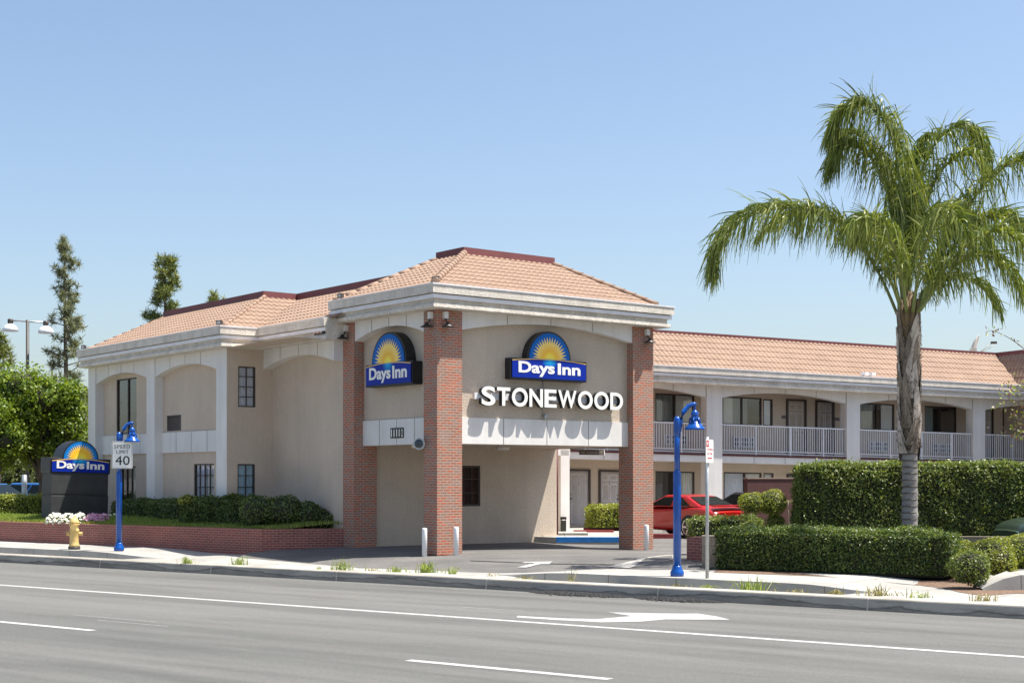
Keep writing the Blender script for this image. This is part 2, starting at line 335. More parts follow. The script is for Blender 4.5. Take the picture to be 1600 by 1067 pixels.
def leafmesh(name,P,Nn,size,m,parent=None,aspect=.55,jit=.8,sj=.35,droop=0):
    P=np.asarray(P,float); n=len(P); nn=unit(np.asarray(Nn,float)+rng.normal(0,jit,(n,3)))
    t=unit(np.cross(nn,rng.normal(0,1,(n,3)))); 
    if droop: t=unit(t+np.array([0,0,-droop]))
    s=np.cross(nn,t); L_=(size*(1+rng.uniform(-sj,sj,n)))[:,None]; Wd=L_*aspect
    V=np.stack([P-t*L_*.5,P+s*Wd*.5-nn*L_*.06,P+t*L_*.5,P-s*Wd*.5-nn*L_*.06],1).reshape(-1,3)
    return npmesh(name,V,np.arange(4*n).reshape(-1,4),m,parent)
def copytree(o,parent=None):
    c=o.copy(); COL.objects.link(c); c.parent=parent
    for ch in list(o.children): copytree(ch,c)
    return c
def text(body,size,depth=.01,off=0.,name='lettering',align='CENTER',spacing=1.):
    cu=bpy.data.curves.new('t','FONT'); cu.body=body; cu.size=size; cu.extrude=depth/2; cu.offset=off; cu.align_x=align; cu.space_character=spacing
    cu.resolution_u=5
    o=bpy.data.objects.new('t',cu); COL.objects.link(o); dg=bpy.context.evaluated_depsgraph_get()
    me=bpy.data.meshes.new_from_object(o.evaluated_get(dg)); bpy.data.objects.remove(o); bpy.data.curves.remove(cu); me.name=name
    return me
def textobj(body,mats,parent,x0,x1,z0,z1,front,depth=.01,off=0.,name='lettering',fn=None,sidemat=False,spacing=1.):
    """letters filling x0..x1, z0..z1 in the local XZ plane, facing -Y with their face at y=front"""
    me=text(body,1.,depth,off,name,spacing=spacing); n=len(me.vertices); v=np.empty(n*3); me.vertices.foreach_get('co',v); v=v.reshape(-1,3)
    mn=v.min(0); mx=v.max(0); X=x0+(v[:,0]-mn[0])/(mx[0]-mn[0])*(x1-x0); Z=z0+(v[:,1]-mn[1])/(mx[1]-mn[1])*(z1-z0)
    Y=front+(mx[2]-v[:,2])
    P=np.stack([X,Y,Z],1)
    if fn is not None: P=np.array([fn(*p) for p in P])
    me.vertices.foreach_set('co',P.ravel()); me.update()
    me.materials.clear()
    for m in (mats if isinstance(mats,(list,tuple)) else [mats]): me.materials.append(m)
    if sidemat:
        for p in me.polygons: p.material_index=0 if abs(p.normal.y)>.9 and p.center[1]<front+depth*.3 else 1
    o=bpy.data.objects.new(name,me); COL.objects.link(o); o.parent=parent; return o
# ------------------------------------------------------------ ground, road, curb, sidewalk
g=MB().quad((-1500,-300,-.60),(1500,-300,-.60),(1500,2500,-.60),(-1500,2500,-.60)).build('ground',M['lot']); tag(g,kind='structure')
rd=empty('road',(0,0,0),angR,kind='structure')
MB().quad((-300,-60,-.44),(300,-60,-.44),(300,24.75,-.44),(-300,24.75,-.44)).build('asphalt',M['road'],rd)
def strip(l0,l1,n0,n1,z=-.436): return MB().quad((l0,n0,z),(l1,n0,z),(l1,n1,z),(l0,n1,z))
strip(-90,60,19.38,19.56).build('lane_line',M['paint'],rd)
for l1 in (-18.25,-8.94,.37,9.7,-27.6,-36.9): strip(l1-3.05,l1,14.45,14.61).build('lane_dash',M['paint'],rd)
def rpoly(pts,z,name,m,parent,par=True):
    ps=[toR(gnd(u,v,z)) for u,v in pts]; b=MB().add([(p[0],p[1],z) for p in ps],[tuple(range(len(ps)))])
    o=b.build(name,m,parent); 
    if o.data.polygons[0].normal.z<0: o.data.flip_normals()
    return o
Z=-.436
rpoly([(808,961.5),(880,965.5),(935,966.5),(985,962),(1010,957.5),(1060,958),(1090,958),(1118,962),(1141,967.5),(1075,967.3),(1040,967),(1000,970.5),(940,971.5),(870,968),(808,964)],Z,'turn_arrow',M['paint'],rd)
rpoly([(950,956),(1010,957.3),(1000,962),(985,961.5)],Z+.002,'turn_arrow',M['paint'],rd)
for (a,b,n0,n1) in ((-16.2,-14.7,21.0,21.04),(-19.5,-17.8,15.6,15.63),(-20.6,-18.5,15.97,15.99)):
    strip(a,b,n0,n1).build('worn_line',mat('worn_paint',(.33,.33,.32),.9,var=.3,vs=12),rd)
# curb
cb=MB(); prof=[(24.66,-.46),(24.69,-.245),(24.70,-.226),(24.72,-.22),(25.08,-.22),(25.10,-.232),(25.10,-.46)]
xs=np.arange(-70,40.1,.5)
for i in range(len(xs)-1):
    for j in range(len(prof)-1):
        w0=.012*math.sin(xs[i]*.9)+.01*math.sin(xs[i]*2.3); w1=.012*math.sin(xs[i+1]*.9)+.01*math.sin(xs[i+1]*2.3)
        a,b=prof[j],prof[j+1]; cb.quad((xs[i],a[0]+w0,a[1]),(xs[i+1],a[0]+w1,a[1]),(xs[i+1],b[0]+w1,b[1]),(xs[i],b[0]+w0,b[1]))
kerb=empty('curb',(0,0,0),angR,kind='structure'); cb.build('curb_stone',M['curb'],kerb)
for l in (-30.7,-26.6,-22.45,-18.25,-14.1,-9.85,-35.,-5.6):
    j=MB(); 
    pj=[(24.650,-.44),(24.682,-.245),(24.694,-.222),(24.72,-.216),(25.08,-.216)]
    for q in range(4): j.quad((l,pj[q][0],pj[q][1]),(l+.03,pj[q][0],pj[q][1]),(l+.03,pj[q+1][0],pj[q+1][1]),(l,pj[q+1][0],pj[q+1][1]))
    for k in range(len(j.v)): w0=.012*math.sin(l*.9)+.01*math.sin(l*2.3); x,y,z=j.v[k]; j.v[k]=(x,y+w0,z)
    j.build('expansion_joint',M['kerbjoint'],kerb)
def raised(l):   # 1 where the walk stands above the strip, 0 at driveways
    return (1-sm(-32.8,-29.8,l))+sm(-19.0,-16.9,l)*(1-sm(-11.8,-10.0,l))
def walkz(l,n):
    r=raised(l); 
    if n<25.94: return ZS-.012*(1-r)-.14*r
    return ZS-.004+.1*r
wk=MB(); ls=np.arange(-60,30.1,.5); ns=[25.06,25.5,25.93,25.95,27.,28.3,30.3]
idx={}
for i,l in enumerate(ls):
    for j,n in enumerate(ns): idx[i,j]=len(wk.v); wk.v.append((l,n,walkz(l,n)+.004))
for i in range(len(ls)-1):
    for j in range(len(ns)-1): wk.f.append((idx[i,j],idx[i+1,j],idx[i+1,j+1],idx[i,j+1])); wk.m.append(0); wk.sm.append(False)
o=wk.build('sidewalk',M['walk']); o.rotation_euler=(0,0,angR); tag(o,kind='structure')
# score lines of the sidewalk
# parking lot and driveway apron
def ghm(x,y): return gz(x,y)
lot=MB(); q=np.arange(-60,60.1,1.0); r_=np.concatenate([np.arange(30.2,60,1.0),np.arange(60,200,10.)])
idx={}
for i,l in enumerate(q):
    for j,n in enumerate(r_): p=fromR(l,n); idx[i,j]=len(lot.v); lot.v.append((p.x,p.y,gz(p.x,p.y)-.002))
for i in range(len(q)-1):
    for j in range(len(r_)-1): lot.f.append((idx[i,j],idx[i+1,j],idx[i+1,j+1],idx[i,j+1])); lot.m.append(0); lot.sm.append(True)
lotE=empty('parking_lot',(0,0,0),0,kind='structure'); lot.build('asphalt',M['lot'],lotE)
# apron polygon (driveway mouth), a sheet just above the walk
edge=[(372,866),(430,872),(500,880),(560,886),(650,889.5),(740,892.5),(850,894),(940,894),(1000,892),(1060,889),(1100,889)]
ap=MB(); n=len(edge); top=[]
far=[]
for (u,v) in edge:
    p=gsurf(u,v); l,nn=toR(p); top.append(Vector((p.x,p.y,0.006))); f_=fromR(l,31.5); far.append(Vector((f_.x,f_.y,0.006)))
K=14
for i in range(n):
    for k in range(K+1):
        p=top[i].lerp(far[i],k/K); ap.v.append((p.x,p.y,gz(p.x,p.y)-.002 if k else ZS+.003))
for i in range(n-1):
    for k in range(K): a=i*(K+1)+k; ap.f.append((a,a+K+1,a+K+2,a+1)); ap.m.append(0); ap.sm.append(True)
ap.build('driveway_apron',M['lot'],lotE)
def gpoly(pts,z,name,m,parent=lotE):
    ps=[gsurf(u,v) for u,v in pts]; b=MB().add([(p.x,p.y,gz(p.x,p.y)+z) for p in ps],[tuple(range(len(ps)))]); o=b.build(name,m,parent)
    if o.data.polygons[0].normal.z<0: o.data.flip_normals()
    return o
gpoly([(948,886),(983,887.5),(1054,874),(1054,866),(1010,871)],.012,'concrete_gutter',M['walk'])
gpoly([(808,886.5),(838,879.5),(815,880),(820,878.5),(863,877.5),(858,881.5),(845,881.5),(822,887)],.012,'painted_arrow',M['paint'])
gpoly([(735,875.5),(800,878),(870,880.5),(962,881.5),(962,882.2),(870,881.2),(800,878.7),(735,876.2)],.006,'crack',M['blk'])
# raised walkway along the rooms with painted edges
wy=empty('walkway',(0,0,0),0,kind='structure')
def prismxy(pts,z0,z1,name,m,parent,shear=None): 
    return MB().prism([(p[0],p[1]) for p in pts],lambda p,d:(p[0],p[1],d),z0,z1).build(name,m,parent)
pw=[fromA(7.0,3.7),gnd(966,846,0),fromW(-1.2,-1.6)]
base=[gnd(869,846,0),gnd(967,846,0),Vector((3.5,46.2,0)),fromW(-.2,-1.0),fromW(22,-1.0),fromW(22,1.6),fromW(-9,1.6),fromW(-8,-4)]
for p in base: p.z=0
prismxy(base,-.1,.13,'concrete_walk',M['walk'],wy)
b0,b1=gnd(869,846,0),gnd(967,846,0)
bb=MB(); dv=Vector((0,-.012,0)); bb.add([b0+dv+Vector((0,0,-.02)),b1+dv+Vector((0,0,-.02)),b1+dv+Vector((0,0,.133)),b0+dv+Vector((0,0,.133)),b1+Vector((0,.14,.134)),b0+Vector((0,.14,.134))],[(0,1,2,3),(3,2,4,5)]).build('blue_painted_edge',M['bluecurb'],wy)
st=MB(); p=gnd(872,838,.13); st.box(p.x,p.x+.95,p.y+.9,p.y+2.2,.12,.2).build('step',M['walk'],wy)
rc=MB(); rc.box(3.15,5.15,46.0,46.2,-.02,.12); rc.box(2.0,3.3,47.2,47.4,.1,.2); rc.box(2.4,4.3,48.8,49,.1,.22); rc.build('red_painted_curb',M['redcurb'],wy)
# ------------------------------------------------------------ building helpers
def extrude(path,prof,mb,mi=0,close=False):
    """prof: list of (outward offset, z); path: plan points, outward is to the right of travel"""
    n=len(path); offs=[]
    for i,p in enumerate(path):
        ds=[]
        if i>0: d=nrm(np.array(path[i])-np.array(path[i-1])); ds.append(np.array([d[1],-d[0]]))
        if i<n-1: d=nrm(np.array(path[i+1])-np.array(path[i])); ds.append(np.array([d[1],-d[0]]))
        if len(ds)==1: m_=ds[0]
        else: s_=ds[0]+ds[1]; m_=s_/(1+ds[0]@ds[1])
        offs.append(m_)
    k=len(mb.v); m=len(prof)
    for p,o in zip(path,offs):
        for (d,z) in prof: mb.v.append((p[0]+o[0]*d,p[1]+o[1]*d,z))
    for i in range(n-1):
        for j in range(m-1):
            a=k+i*m+j; mb.f.append((a,a+1,a+m+1,a+m)); mb.m.append(mi if not isinstance(mi,list) else mi[j]); mb.sm.append(False)
    mb.f.append(tuple(k+j for j in range(m-1,-1,-1))); mb.m.append(0); mb.sm.append(False)
    mb.f.append(tuple(k+(n-1)*m+j for j in range(m))); mb.m.append(0); mb.sm.append(False)
    return mb
def fascia(parent,path,z0,shear=False,s=1.,name='fascia'):
    """stepped stucco fascia with a gutter board; z0 is its underside"""
    P=lambda o,z:(o*s,z0+z)
    prof=[P(-.30,.585),P(.42,.585),P(.42,.36),P(.34,.36),P(.34,.335),P(.375,.335),P(.375,.235),P(.28,.235),P(.28,.115),P(.35,.105),P(.355,.02),P(.33,0),P(-.30,0)]
    mi=[0,0,0,2,1,1,1,0,0,0,0,0]
    o=extrude(path,prof,MB(),mi).build(name,[M['fascia'],M['gutter'],M['joint']],parent,shear)
    cap=extrude(path,[P(-.29,.60),P(.44,.60),P(.44,.565),P(.422,.565)],MB()).build('drip_edge',M['gutter'],o,shear)
    return o
def tiles(parent,org,e,w,Ls,s0,s1,name='tile_slope',pitch=.20,course=.40,shear=False,amp=.038,lift=.018,eave=False):
    """org + e*s + w*t; s limits are functions of t"""
    org=np.array(org,float); e=nrm(e); w=nrm(w); nn=np.cross(e,w); V=[];Fc=[];MI=[]
    nc=int(math.ceil(Ls/course)); smin=min(s0(0),s0(Ls)); smax=max(s1(0),s1(Ls)); sub=8; ds=pitch/sub
    grid=np.arange(math.floor(smin/pitch)*pitch,smax+pitch,ds)
    for c in range(nc):
        t0=c*course; t1=min(Ls,(c+1)*course)
        if t1-t0<.05: continue
        rows=[(t0,-.004,s0(t0),s1(t0)),(t0,lift,s0(t0),s1(t0)),((t0+t1)/2,lift*.5,s0((t0+t1)/2),s1((t0+t1)/2)),(t1+.0,0.0,s0(t1),s1(t1))]
        base=len(V); m=len(grid)
        for (t,h,a,b) in rows:
            S=np.clip(grid,a,b); ph=S+(.5*pitch if False else 0)
            hh=h+amp*(np.abs(np.sin(np.pi*ph/pitch))**.8)*(1.0 if h>-.003 else (0. if eave and c==0 else .55))
            for si,hi in zip(S,hh): V.append(org+e*si+w*t+nn*hi)
        for r in range(3):
            for i in range(m-1):
                a=base+r*m+i; 
                p,q_,r2,r3=V[a],V[a+1],V[a+m+1],V[a+m]
                if np.linalg.norm(p-q_)<1e-4 and np.linalg.norm(r2-r3)<1e-4: continue
                Fc.append((a,a+1,a+m+1,a+m)); MI.append(1 if eave and c==0 and r==0 else 0)
    mb=MB(); mb.v=[tuple(v) for v in V]; mb.f=Fc; mb.m=MI; mb.sm=[False]*len(Fc)
    return mb.build(name,[M['tile'],M['endshade']],parent,shear)
def hiptiles(parent,p0,p1,r=.10,shear=False,name='hip_tiles'):
    p0=Vector(p0); p1=Vector(p1); n=max(2,int((p1-p0).length/.36)); mb=MB()
    for i in range(n):
        a=p0.lerp(p1,i/n); b=p0.lerp(p1,(i+1.12)/n); mb.tube([a+Vector((0,0,.012)),b],[r,r*.92],10)
    return mb.build(name,M['tile'],parent,shear)
def wallholes(mb,axis,p,s0,s1,z0,z1,holes,depth=.12,mi=0,flip=False):
    """sheet wall facing -axis with reveals round its holes. axis 'a': plane a=p, s runs along b; axis 'b': plane b=p, s along a"""
    X=sorted({s0,s1}|{h[0] for h in holes}|{h[1] for h in holes}); Zs=sorted({z0,z1}|{h[2] for h in holes}|{h[3] for h in holes})
    def pt(s,z,d=0): return (p+d,s,z) if axis=='a' else (s,p+d,z)
    for i in range(len(X)-1):
        for j in range(len(Zs)-1):
            cx=(X[i]+X[i+1])/2; cz=(Zs[j]+Zs[j+1])/2
            if any(h[0]<cx<h[1] and h[2]<cz<h[3] for h in holes): continue
            q=[pt(X[i],Zs[j]),pt(X[i+1],Zs[j]),pt(X[i+1],Zs[j+1]),pt(X[i],Zs[j+1])]
            if axis=='a': q=q[::-1]
            mb.quad(*q,mi)
    for h in holes:
        a,b,c,d=h[:4]; D_=depth
        mb.quad(pt(a,c),pt(b,c),pt(b,c,D_),pt(a,c,D_),mi); mb.quad(pt(a,d),pt(b,d),pt(b,d,D_),pt(a,d,D_),mi)
        mb.quad(pt(a,c),pt(a,d),pt(a,d,D_),pt(a,c,D_),mi); mb.quad(pt(b,c),pt(b,d),pt(b,d,D_),pt(b,c,D_),mi)
    return mb
def window(parent,axis,p,s0,s1,z0,z1,nx=1,nz=1,fr=.045,curt=None,cm=None,shear=False,depth=.10,split=None,room=True,label=None,bar=.022):
    """window set in a hole; frame is the window, pane / curtain / dark room behind are its children"""
    def bx(mb,a,b,c,d,y0,y1): 
        return mb.box(p+y0,p+y1,a,b,c,d) if axis=='a' else mb.box(a,b,p+y0,p+y1,c,d)
    f=MB(); y0,y1=.02,.075
    bx(f,s0,s0+fr,z0,z1,y0,y1); bx(f,s1-fr,s1,z0,z1,y0,y1); bx(f,s0+fr,s1-fr,z0,z0+fr,y0,y1); bx(f,s0+fr,s1-fr,z1-fr,z1,y0,y1)
    if split:
        for q_ in split: bx(f,q_-fr*.6,q_+fr*.6,z0+fr,z1-fr,y0+.002,y1)
    for i in range(1,nx): x=s0+(s1-s0)*i/nx; bx(f,x-bar/2,x+bar/2,z0+fr,z1-fr,y0+.006,y1-.01)
    for i in range(1,nz): z=z0+(z1-z0)*i/nz; bx(f,s0+fr,s1-fr,z-bar/2,z+bar/2,y0+.010,y1-.014)
    o=f.build('window',M['brown'],parent,shear)
    if label: o['label']=label
    g_=MB(); yy=.06
    if axis=='a': g_.quad((p+yy,s0,z0),(p+yy,s0,z1),(p+yy,s1,z1),(p+yy,s1,z0))
    else: g_.quad((s0,p+yy,z0),(s1,p+yy,z0),(s1,p+yy,z1),(s0,p+yy,z1))
    g_.build('pane',M['glass'],o,shear)
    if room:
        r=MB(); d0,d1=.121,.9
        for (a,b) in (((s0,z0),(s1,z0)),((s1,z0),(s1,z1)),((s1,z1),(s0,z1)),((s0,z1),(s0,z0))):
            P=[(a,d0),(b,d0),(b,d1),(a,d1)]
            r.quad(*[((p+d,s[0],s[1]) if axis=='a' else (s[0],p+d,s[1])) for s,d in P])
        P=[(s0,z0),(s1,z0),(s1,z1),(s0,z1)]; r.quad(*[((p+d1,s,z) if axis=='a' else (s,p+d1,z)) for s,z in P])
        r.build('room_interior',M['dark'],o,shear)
    for k,(c0,c1,mm) in enumerate(curt or []):
        c=MB(); nS=max(2,int((c1-c0)/.045)); 
        for i in range(nS):
            a=c0+(c1-c0)*i/nS; b=c0+(c1-c0)*(i+1)/nS; da=.09+.018*(i%2); db=.09+.018*((i+1)%2)
            P=[(a,z0+.01,da),(b,z0+.01,db),(b,z1-.01,db),(a,z1-.01,da)]
            c.quad(*[((p+d,s,z) if axis=='a' else (s,p+d,z)) for s,z,d in P])
        c.build('curtain',mm,o,shear)
    return o
def door(parent,axis,p,s0,s1,z0,z1,shear=False,hs=1):
    def bx(mb,a,b,c,d,y0,y1,mi=0): 
        return mb.box(p+y0,p+y1,a,b,c,d,mi) if axis=='a' else mb.box(a,b,p+y0,p+y1,c,d,mi)
    f=MB(); fw=.07
    bx(f,s0-fw,s0,z0,z1+fw,-.03,.08); bx(f,s1,s1+fw,z0,z1+fw,-.03,.08); bx(f,s0,s1,z1,z1+fw,-.028,.08)
    fo=f.build('door_frame',M['brown'],parent,shear)
    d=MB(); bx(d,s0,s1,z0+.01,z1,.03,.07)
    w_=s1-s0; h_=z1-z0
    for (u0,u1) in ((.12,.46),(.54,.88)):
        for (v0,v1) in ((.06,.40),(.46,.78),(.84,.95)):
            a,b,c,e_=s0+w_*u0,s0+w_*u1,z0+h_*v0,z0+h_*v1
            for (aa,bb_,cc,dd) in ((a,b,c,c+.015),(a,b,e_-.015,e_),(a,a+.012,c+.015,e_-.015),(b-.012,b,c+.015,e_-.015)): bx(d,aa,bb_,cc,dd,.022,.031)
    do=d.build('door',M['door'],parent,shear)
    h=MB(); hx=s1-.07 if hs>0 else s0+.07; bx(h,hx-.025,hx+.025,z0+.95,z0+1.0,-.02,.03); bx(h,hx-.015,hx+.015,z0+1.1,z0+1.14,0,.03); bx(h,(s0+s1)/2-.012,(s0+s1)/2+.012,z0+1.5,z0+1.525,.015,.03)
    h.build('door_handle',M['dkmetal'],do,shear)
def valance(parent,axis,p,th,s0,s1,zs,za,zt,joints=(),shear=False,name='arched_valance',m=None):
    n=24; pts=[]
    for i in range(n+1):
        x=i/n; s=s0+(s1-s0)*x; q_=2*x-1; z=zs+(za-zs)*(math.sqrt(max(0,1-(q_*.985)**2)) if False else (1-q_*q_)); pts.append((s,z))
    poly=pts+[(s1,zt),(s0,zt)]
    # arc bottom: strip of quads
    mb=MB(); f0=(lambda s,z,d:(p+d,s,z)) if axis=='a' else (lambda s,z,d:(s,p+d,z))
    for i in range(n):
        (a,za_),(b,zb_)=pts[i],pts[i+1]
        mb.quad(f0(a,za_,0),f0(b,zb_,0),f0(b,zt,0),f0(a,zt,0)); mb.quad(f0(a,za_,0),f0(b,zb_,0),f0(b,zb_,th),f0(a,za_,th)); mb.quad(f0(a,za_,th),f0(b,zb_,th),f0(b,zt,th),f0(a,zt,th))
    mb.quad(f0(s0,zs,0),f0(s0,zt,0),f0(s0,zt,th),f0(s0,zs,th)); mb.quad(f0(s1,zs,0),f0(s1,zt,0),f0(s1,zt,th),f0(s1,zs,th))
    for s in joints:
        q_=2*(s-s0)/(s1-s0)-1; z=zs+(za-zs)*(1-q_*q_)
        mb.quad(f0(s-.011,z+.004,-.003),f0(s+.011,z+.004,-.003),f0(s+.011,zt,-.003),f0(s-.011,zt,-.003),1)
    return mb.build(name,[m or M['trim'],M['joint']],parent,shear)
def band(parent,axis,p,th,s0,s1,z0,z1,joints=(),shear=False,name='spandrel_band',m=None):
    mb=MB(); mb.box(p,p+th,s0,s1,z0,z1) if axis=='a' else mb.box(s0,s1,p,p+th,z0,z1)
    for s in joints:
        q_=[(s-.011,z0+.002),(s+.011,z0+.002),(s+.011,z1-.002),(s-.011,z1-.002)]
        mb.quad(*[((p-.003,a,z) if axis=='a' else (a,p-.003,z)) for a,z in q_],1)
    return mb.build(name,[m or M['trim'],M['joint']],parent,shear)
# ------------------------------------------------------------ main motel building (tower with drive-through + street wing)
T=empty('motel_building',(P0[0],P0[1],0),angA,'two storey beige stucco motel front with three brick pillars, drive-through and hipped tile roof','building')
def pil(a0,a1,b0,b1,z0,z1,nm='brick_pillar'):
    return MB().box(a0,a1,b0,b1,z0,z1).build(nm,M['brick'],T)
pil(0,.78,0,.59,-.05,6.2); pil(0,.74,3.915,4.48,-.05,6.2); pil(6.726,7.505,0,.59,-.25,6.2)
# upper walls of the tower
w_=MB(); wallholes(w_,'b',.245,.78,6.726,2.76,6.16,[]); w_.build('front_wall',M['stucco_r'],T)
w_=MB(); wallholes(w_,'a',.33,.59,3.915,2.76,6.16,[]); w_.build('side_wall',M['stucco_r'],T)
w_=MB(); w_.quad((7.2,.59,2.76),(7.2,10,2.76),(7.2,10,6.16),(7.2,.59,6.16)); w_.build('side_wall',M['stucco_r'],T)
w_=MB(); w_.quad((7.33,4.05,-.1),(7.33,12,-.1),(7.33,12,6.1),(7.33,4.05,6.1)); w_.build('side_wall',M['stucco'],T)
w_=MB(); w_.quad((.3,.25,2.79),(.3,4.2,2.79),(7.3,4.2,2.79),(7.3,.25,2.79)); w_.build('canopy_soffit',M['ceil'],T)
w_=MB(); wallholes(w_,'b',4.05,.3,7.33,-.15,2.79,[(3.55,4.42,1.07,2.25)]); w_.box(6.75,7.36,3.98,4.05,-.15,.16); w_.build('drive_through_wall',M['stucco_r'],T)
window(T,'b',4.05,3.55,4.42,1.07,2.25,nx=3,nz=3,fr=.06,label='dark brown gridded window inside the drive-through')
band(T,'b',.205,.3,.78,6.726,2.775,3.45,[2.28,3.76,5.24])
band(T,'a',.285,.3,.59,3.915,2.775,3.45,[1.42,2.25,3.08])
valance(T,'b',.03,.215,.78,6.726,5.67,5.975,6.16,[2.27,3.75,5.24])
valance(T,'a',.03,.30,.59,3.915,5.61,5.90,6.16,[1.42,2.25,3.08])
fascia(T,[(0,4.58),(0,0),(7.5,0),(7.5,4.6)],6.137)
# tower roof: two tiled slopes, cap, flat top
zt0=6.715; rise=1.50; run=3.55; Lr=math.hypot(run,rise); cs,sn=run/Lr,rise/Lr
tiles(T,(0,-.3,zt0),(1,0,0),(0,cs,sn),Lr,lambda t:-.3+t*cs,lambda t:7.35-.9*t/Lr)
tiles(T,(-.3,0,zt0),(0,-1,0),(cs,0,sn),Lr,lambda t:-4.45,lambda t:.3-t*cs)
hiptiles(T,(-.28,-.28,zt0+.06),(3.25,3.25,zt0+rise+.04)); hiptiles(T,(7.36,-.3,zt0+.04),(6.47,3.25,zt0+rise+.02),.085)
hiptiles(T,(-.3,4.45,zt0+.02),(3.25,4.45,zt0+rise+.02),.08,name='rake_tiles')
sl=MB(); sl.add([(7.35,-.3,zt0),(6.45,3.25,zt0+rise),(6.45,4.45,zt0+rise),(7.35,4.6,zt0)],[(0,3,2,1)]); sl.add([(-.3,4.46,zt0),(3.25,4.46,zt0),(3.25,4.46,zt0+rise),],[(0,1,2)]); sl.add([(3.25,4.46,zt0),(7.35,4.46,zt0),(6.45,4.46,zt0+rise),(3.25,4.46,zt0+rise)],[(0,1,2,3)])
sl.build('roof_back',M['fascia'],T)
extrude([(3.2,4.5),(3.2,3.2),(6.5,3.2)],[(-.25,zt0+rise+.19),(.05,zt0+rise+.19),(.06,zt0+rise-.01)],MB()).build('roof_cap',M['cap'],T)
MB().box(3.2,6.5,3.2,4.5,zt0+rise-.1,zt0+rise+.1).build('flat_roof',M['fascia'],T)
# street wing, section next to the tower
e1=MB(); wallholes(e1,'a',.02,4.48,8.45,-.1,5.7,[]); e1.build('wing_wall',M['stucco'],T)
valance(T,'a',-.30,.32,4.48,8.45,5.11,5.39,5.70,[5.35,6.4,7.45])
# set-forward section
rw=MB(); wallholes(rw,'b',8.45,-1.5,.02,-.1,5.7,[(-1.13,-.56,3.97,5.16),(-1.15,-.58,.95,2.30)]); rw.build('return_wall',M['stucco'],T)
window(T,'b',8.45,-1.13,-.56,3.97,5.16,nx=2,nz=4,fr=.035,curt=[(-1.11,-.58,M['greyblind'])],label='upper narrow gridded window with grey-lilac curtain')
window(T,'b',8.45,-1.15,-.58,.95,2.30,nx=2,nz=4,fr=.035,curt=[(-1.13,-.60,M['blueblind'])],label='lower narrow gridded window with blue-grey blind')
fw=MB(); wallholes(fw,'a',-1.2,9.1,18.6,-.1,5.7,[(15.41,17.04,3.36,5.21),(15.47,17.05,.6,2.28),(9.85,11.2,.9,2.32),(12.1,13.07,3.39,3.84)]); fw.build('wing_wall',M['stucco'],T)
window(T,'a',-1.2,15.41,17.04,3.36,5.21,nx=1,nz=1,fr=.04,split=[16.15],label='tall dark window in the upper left bay')
window(T,'a',-1.2,15.47,17.05,.6,2.28,nx=4,nz=2,fr=.04,curt=[(15.5,16.0,M['drape'])],label='large lower window behind the speed sign')
window(T,'a',-1.2,9.85,11.2,.9,2.32,nx=4,nz=4,fr=.04,curt=[(9.9,10.5,M['curtain']),(10.5,11.15,M['greyblind'])],label='lower gridded window with pale curtain in the right bay')
vt=MB(); 
for i in range(9): z=3.41+i*.047; vt.box(-1.17,-1.12,12.12,13.05,z,z+.02)
vt.box(-1.1,-1.09,12.1,13.07,3.39,3.84); vt.box(-1.21,-1.15,12.08,12.12,3.37,3.86); vt.box(-1.21,-1.15,13.05,13.09,3.37,3.86); vt.box(-1.21,-1.15,12.12,13.05,3.84,3.86); vt.box(-1.21,-1.15,12.12,13.05,3.37,3.39)
vt.build('louvre_vent',M['vent'],T)
for (b0,b1) in ((8.452,9.12),(13.37,13.97),(18.12,18.74)): MB().box(-1.5,-1.19,b0,b1,-.1,5.7).build('white_pillar',M['trim'],T)
MB().box(-1.2,9,18.6,18.7,-.1,5.7).build('end_wall',M['stucco'],T)
for (b0,b1) in ((9.12,13.37),(13.97,18.12)):
    j=[b0+(b1-b0)*k/4 for k in (1,2,3)]
    valance(T,'a',-1.47,.27,b0,b1,5.09,5.37,5.70,j); band(T,'a',-1.26,.06,b0,b1,2.68,3.32,j)
fascia(T,[(-1.5,18.75),(-1.5,8.45),(-.3,8.45),(-.3,4.3)],5.67)
MB().quad((-1.5,4.5,5.69),(-1.5,18.7,5.69),(3,18.7,5.69),(3,4.5,5.69)).build('eave_soffit',M['ceil'],T)
zs0=6.25; rs=1.36; rn=3.0; Lw=math.hypot(rn,rs); c2,s2=rn/Lw,rs/Lw
tiles(T,(-1.75,0,zs0),(0,-1,0),(c2,0,s2),Lw,lambda t:-18.35,lambda t:-8.2-t*c2)
tiles(T,(0,8.2,zs0),(1,0,0),(0,c2,s2),Lw,lambda t:-1.75+t*c2,lambda t:-.55+t*c2)
tiles(T,(-.55,0,zs0),(0,-1,0),(c2,0,s2),Lw,lambda t:-8.2-t*c2,lambda t:-3.9)
hiptiles(T,(-1.73,18.38,zs0),(1.25,18.38,zs0+rs),.07,name='rake_tiles'); hiptiles(T,(-1.73,8.2,zs0+.03),(1.23,11.18,zs0+rs+.03),.06)
zc=zs0+rs; extrude([(1.22,18.5),(1.22,11.2),(2.42,11.2),(2.42,3.8)],[(-.2,zc+.20),(.05,zc+.20),(.06,zc-.02)],MB()).build('roof_cap',M['cap'],T)
MB().add([(1.25,18.35,zc),(1.25,11.2,zc),(2.42,11.2,zc),(2.42,4.6,zc),(7.3,4.6,zc),(7.3,18.35,zc)],[(0,1,2,3,4,5)]).build('flat_roof',M['fascia'],T)
MB().add([(-1.75,18.4,zs0),(1.25,18.4,zs0),(1.25,18.4,zc)],[(0,1,2)]).build('gable_end',M['fascia'],T)
MB().box(2.5,7.3,4.6,18.3,5.6,zc-.02).build('roof_mass',M['fascia'],T)
